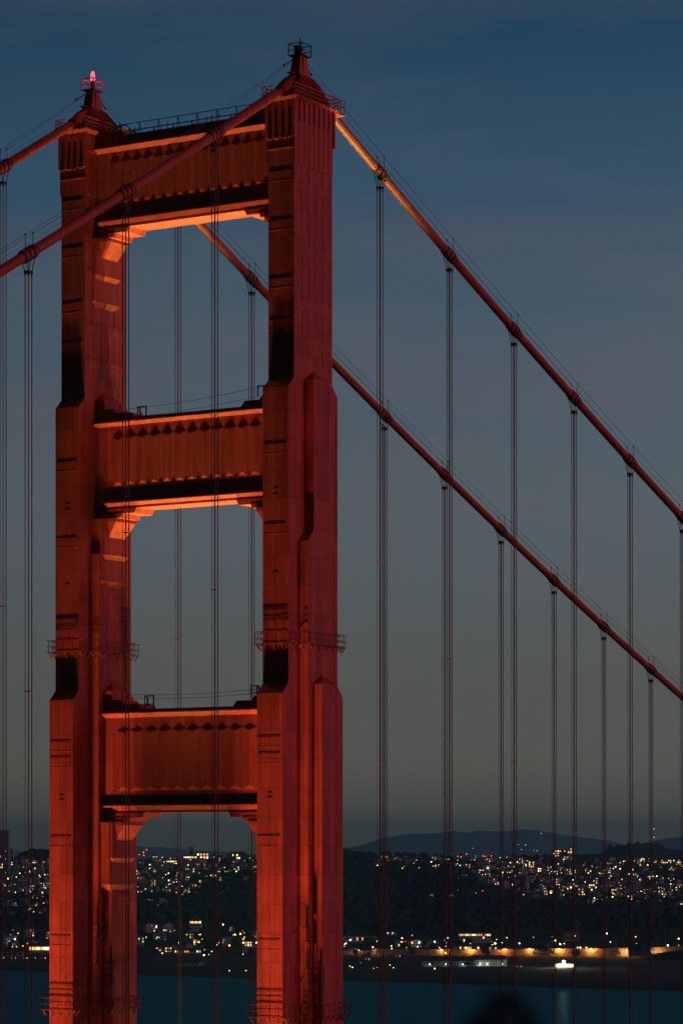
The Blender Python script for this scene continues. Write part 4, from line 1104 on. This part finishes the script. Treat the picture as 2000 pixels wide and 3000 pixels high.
for px, dd, e in ((1835, 3984, 1.6e4), (1921, 3976, 1.0e4), (1050, 4030, 0.35e4), (1100, 4022, 0.35e4)):
    root = tag(empty('road_lamp', at(px, dd, 4.5)), {1835: 'orange lamp behind the dark conifer', 1921: 'lamp by the end of the wall at the right edge', 1050: 'dim lamp before the pale wall by the near leg', 1100: 'dim lamp at the pale wall corner'}[px], 'road lamp')
    m = MB(); m.tube([(0, 0, 0), (0, 0, 8)], [.14, .08], 6); m.build('pole', 'steel', root)
    m = MB(); m.ball((0, 0, 8), .25, 8); m.build('lamp_head', LM['amber'], root)
    l = bpy.data.lights.new('road_glow', 'POINT'); l.energy = e; l.color = (1, .47, .14); l.shadow_soft_size = .4
    q = bpy.data.objects.new('road_glow', l); COL.objects.link(q); q.parent = root; q.location = (-FW.x, -FW.y, 7)
# dazzling shore floodlight
sf = tag(empty('shore_floodlight', at(1651, 3650, 2.5)), 'dazzling white floodlight on the shore reflected in the water', 'floodlight')
m = MB(); m.tube([(0, 0, 0), (0, 0, 6.5)], .2, 6); m.build('pole', 'steel', sf)
m = MB(); m.ball((0, 0, 8), 1.1, 12); m.build('lamp', emis('dazzling_lamp', (1.0, .94, .62), 700), sf, True)
l = bpy.data.lights.new('shore_glow', 'POINT'); l.energy = 0.8e4; l.color = (1, .95, .72); l.shadow_soft_size = 1
q = bpy.data.objects.new('shore_glow', l); COL.objects.link(q); q.parent = sf; q.location = (-FW.x*6, -FW.y*6, 7)
# shed lamps
for i, (px, d) in enumerate(((1258, 3678), (1306, 3678), (1355, 3678), (1378, 3686), (1407, 3686), (1427, 3686), (1472, 3684))):
    root = tag(empty('wall_lamp', at(px, d, 3.2)), 'white lamp on the front of the shore sheds', 'wall lamp', 'lamps on the shore sheds')
    m = MB(); m.ball((0, 0, 3.2), .5, 8); m.build('lamp_body', LM['white'], root)
    l = bpy.data.lights.new('shed_glow', 'POINT'); l.energy = 350; l.color = (.9, 1, .75)
    q = bpy.data.objects.new('shed_glow', l); COL.objects.link(q); q.parent = root; q.location = (-FW.x*2, -FW.y*2, 3)

KS = ['warm', 'warm', 'yel', 'white', 'amber', 'warm', 'dimw', 'dimw']
def lamps(n, x0, x1, y0, y1, r=(.35, .75)):
    for _ in range(n): lamp(random.uniform(x0, x1), random.uniform(y0, y1), random.choice(KS), random.choice((r[0]*.8, r[0], r[0], (r[0]+r[1])/2, r[1]*1.3)))
lamps(16, 0, 148, 2530, 2680); lamps(18, 20, 148, 2725, 2790); lamps(20, 400, 750, 2522, 2640); lamps(30, 400, 750, 2725, 2800)
lamps(12, 1085, 1340, 2524, 2545); lamps(70, 1340, 2000, 2521, 2640); lamps(26, 1005, 1340, 2740, 2785); lamps(26, 1300, 2000, 2745, 2775); lamps(8, 1020, 1300, 2822, 2840)
for px, py, k, r in ((1613, 2616, 'amber', 1.5), (1672, 2601, 'amber', 1.6), (1923, 2568, 'amber', 1.2), (1672, 2741, 'amber', 1.5), (1777, 2736, 'warm', 1.0), (715, 2735, 'amber', 1.1), (582, 2761, 'amber', 1.1), (672, 2771, 'amber', 1.1), (704, 2737, 'amber', 1.2),
                   (1092, 2776, 'amber', 1.0), (1304, 2793, 'warm', 1.1), (1450, 2765, 'warm', 1.2), (1521, 2765, 'warm', .9), (538, 2666, 'white', .9), (705, 2629, 'warm', .9), (692, 2554, 'warm', .9), (653, 2710, 'warm', .9),
                   (1010, 2767, 'yel', .8), (1146, 2773, 'warm', .8), (62, 2535, 'warm', 1.0), (1240, 2634, 'warm', .7), (1292, 2634, 'amber', 1.1), (1302, 2629, 'warm', 1.0), (1325, 2638, 'warm', .8), (672, 2845, 'amber', .5), (720, 2845, 'amber', .5)):
    lamp(px, py, k, r, 6)
for _ in range(48): far_lamp(random.uniform(1310, 1700), random.gauss(2516, 3.0), random.choice(['yel', 'warm', 'yel', 'green', 'warm', 'white']), random.uniform(1.0, 1.9))
for _ in range(14): far_lamp(random.uniform(420, 760), random.gauss(2514, 1.5), random.choice(['yel', 'warm']), 1.0)
for px in (1468, 1473, 1478, 1483, 1488, 1491): far_lamp(px, 2520, 'yel', 2.3, lab='bright yellow light in the close row on the horizon right of centre')
for px, py in ((1341, 2510), (1366, 2503), (1415, 2509), (1422, 2510), (1439, 2509), (1448, 2511), (1601, 2511), (1608, 2512), (1626, 2511), (1137, 2501), (1137, 2510), (1291, 2509)):
    far_lamp(px, py, 'red', 1.5, lab='red warning light on horizon right of the near leg')
for px, py in ((408, 2505), (420, 2498), (421, 2507), (429, 2490)): far_lamp(px, py, 'red', 1.5, lab='red warning light on a mast just right of the far leg')
for py in (2429, 2454): far_lamp(1915, py, 'red', 1.3, lab='red light high on the slender mast above the dark hill')
for px, py in ((1385, 2486), (1518, 2475), (1537, 2477), (1540, 2477), (1585, 2442), (1564, 2494), (1573, 2493), (1527, 2491)): far_lamp(px, py, 'white', 1.9, 27500, lab='faint pale light on the slope of the far hills')
# long low bridge far away with a row of lamps
fb = tag(empty('far_bridge', at(1170, 11500, 0)), 'long low bridge far off with an even row of lamps', 'bridge')
m = MB(); a, b = at(1030, 11500, 145-(2513-YH)/FPX*11500)-fb.location, at(1330, 11500, 145-(2514.5-YH)/FPX*11500)-fb.location
m.bar(a, b, 8, 2.2)
for i in range(16): c = a.lerp(b, i/15); m.bar(c, (c.x, c.y, 70), 4)
m.build('deck', M['steel'], fb)
for px, py in [(1050+9.7*i, 2508.5+i*.15) for i in range(25)]:
    c = at(px, 11490, 145-(py-YH)/FPX*11490)-fb.location; m = MB(); m.tube([(c.x, c.y, c.z-7), tuple(c)], .3, 5); m.mi = 1; m.ball(c, 1.25, 8); m.build('lamp_post', [M['steel'], LM['yel']], fb)
for i, px in enumerate((1209, 1217, 1223, 1231, 1238, 1244)):
    far_lamp(px, 2506.5+abs(i-1.5)*.4, 'red', 1.5, lab='one of six red lights in a row above the far low bridge')
# radio mast on the right
rm = tag(empty('flagpole', at(1949, 4250, Tz(4250, 0))), 'tall thin white pole lit from its foot at the far right', 'flagpole')
m = MB(); m.tube([(0, 0, 0), (0, 0, 27)], [.25, .12], 6); m.build('pole', 'white', rm)
# cars with their lights along the shore road
carm = [mat('car_paint_%s' % n, c, .35) for n, c in (('silver', (.35, .35, .36)), ('dark', (.03, .03, .04)), ('white', (.6, .6, .6)))]
def car(px, d, i, lab, tail=True, z=4.6):
    root = tag(empty('car', at(px, d, z)), lab, 'car', 'cars on the shore road'); root.rotation_euler = (0, 0, DIRY-pi/2)
    m = MB(); m.prism([(-2.2, .35), (2.2, .35), (2.2, .85), (1.2, .95), (.6, 1.45), (-1.1, 1.45), (-1.9, .95), (-2.2, .9)], -.85, .85); m.build('body', carm[i % 3], root)
    for x in (-1.4, 1.4):
        for y in (-.88, .7): w_ = MB(); w_.tube([(x, y, .34), (x, y+.18, .34)], .34, 10); w_.build('wheel', 'dark', root)
    h = MB(); h.ball((2.2, -.6, .7), .30, 6); h.build('headlight', LM['white'], root)
    h = MB(); h.ball((-2.2, -.6, .75), .26, 6); h.build('taillight', LM['red'], root)
cars = [(6, 'white car at the left end of the shore road'), (40, 'second car from the left on the shore road'), (74, 'car by the lit service roof left of the far leg'), (98, 'car just before the far leg on the shore road'), (128, 'car next to the far leg on the shore road')]
for i, (px, lab) in enumerate(cars): car(px, 3925, i, lab, z=4.3)
for i, (px, dd, lab) in enumerate(((1076, 3880, 'dark car with a red tail light below the pale wall by the near leg'), (1165, 3990, 'car on the road before the wall right of the near leg'), (1256, 3965, 'silver car parked above the hangar roof, left one'), (1283, 3965, 'silver car parked above the hangar roof, right one'), (1520, 3640, 'white car parked on the shore near the long white shed'))):
    car(px, dd, i, lab)
# left service road
rd = MB(); vs = []
for px in range(-60, 420, 20):
    for d in (3905, 3945): c = at(px, d, 0); vs.append((c.x, c.y, 4.25))
n = len(vs)//2; rd.add(vs, [[2*i, 2*i+1, 2*i+3, 2*i+2] for i in range(n-1)]); tag(rd.build('road', rdm), kind='structure')

# ------------------------------------------------------------------ headland under the camera and the shrub that shows as a soft dark tip
hl = MB(); vs = []; nr, na = 9, 28
for i, (r_, z_) in enumerate(((0, -1.7), (1.2, -1.7), (2.5, -1.8), (5, -2.6), (10, -5), (25, -13), (60, -45), (110, -95), (170, -150))):
    for k in range(na):
        a = 2*pi*k/na; vs.append((CAM.x+r_*cos(a), CAM.y+r_*sin(a), CAM.z+z_+(0.06*sin(3*a)*r_**.5 if r_ < 100 else 0)))
hl.add(vs, [[i*na+k, i*na+(k+1) % na, (i+1)*na+(k+1) % na, (i+1)*na+k] for i in range(nr-1) for k in range(na)])
tag(hl.build('headland', gm, smooth=True), kind='structure')
sb = at(1478, 2.2, CAM.z-1.8); sh = tag(empty('shrub', sb), 'out-of-focus dark shrub tip rising at the bottom right of centre', 'shrub')
m = MB()
for k in range(7): a = k*.9; m.tube([(0, 0, 0), (.05*cos(a), .05*sin(a), .8), (.02*cos(a*2), .02*sin(a*2), 1.60)], [.012, .008, .004], 5)
m.build('stem', bark, sh)
m = MB()
leaves(m, (0, 0, 1.625), .038, 430, .008, 1.9); leaves(m, (0.0, 0, 1.47), .08, 420, .014, 1.2); leaves(m, (0, 0, 1.15), .22, 500, .03, 1)
m.build('foliage', fol, sh)
# things that look alike are told apart by their order from the left
ORD = ['leftmost', 'second', 'third', 'fourth', 'fifth', 'sixth', 'seventh', 'eighth', 'ninth', 'tenth', 'eleventh', 'twelfth', 'thirteenth', 'fourteenth', 'fifteenth', 'sixteenth',
       'seventeenth', 'eighteenth', 'nineteenth', 'twentieth']
same = {}
for o in bpy.data.objects:
    if o.parent is None and o.get('label') and o.get('category') in ('house', 'street lamp', 'light mast', 'tree', 'wall lamp', 'floodlight') and o.get('kind') is None: same.setdefault(o['label'], []).append(o)
for lb, os_ in same.items():
    if len(os_) < 2: continue
    px_of = lambda o: (o.location-CAM).dot(RT)/(o.location-CAM).dot(FW)
    os_.sort(key=px_of)
    for i, o in enumerate(os_):
        w_ = 'leftmost' if i == 0 else ('rightmost' if i == len(os_)-1 else (ORD[i]+' from left' if i < 20 else None))
        if w_ and len((w_+' '+lb).split()) <= 16: o['label'] = w_+': '+lb
print('houses', HOUSES, 'objects', len(bpy.data.objects))
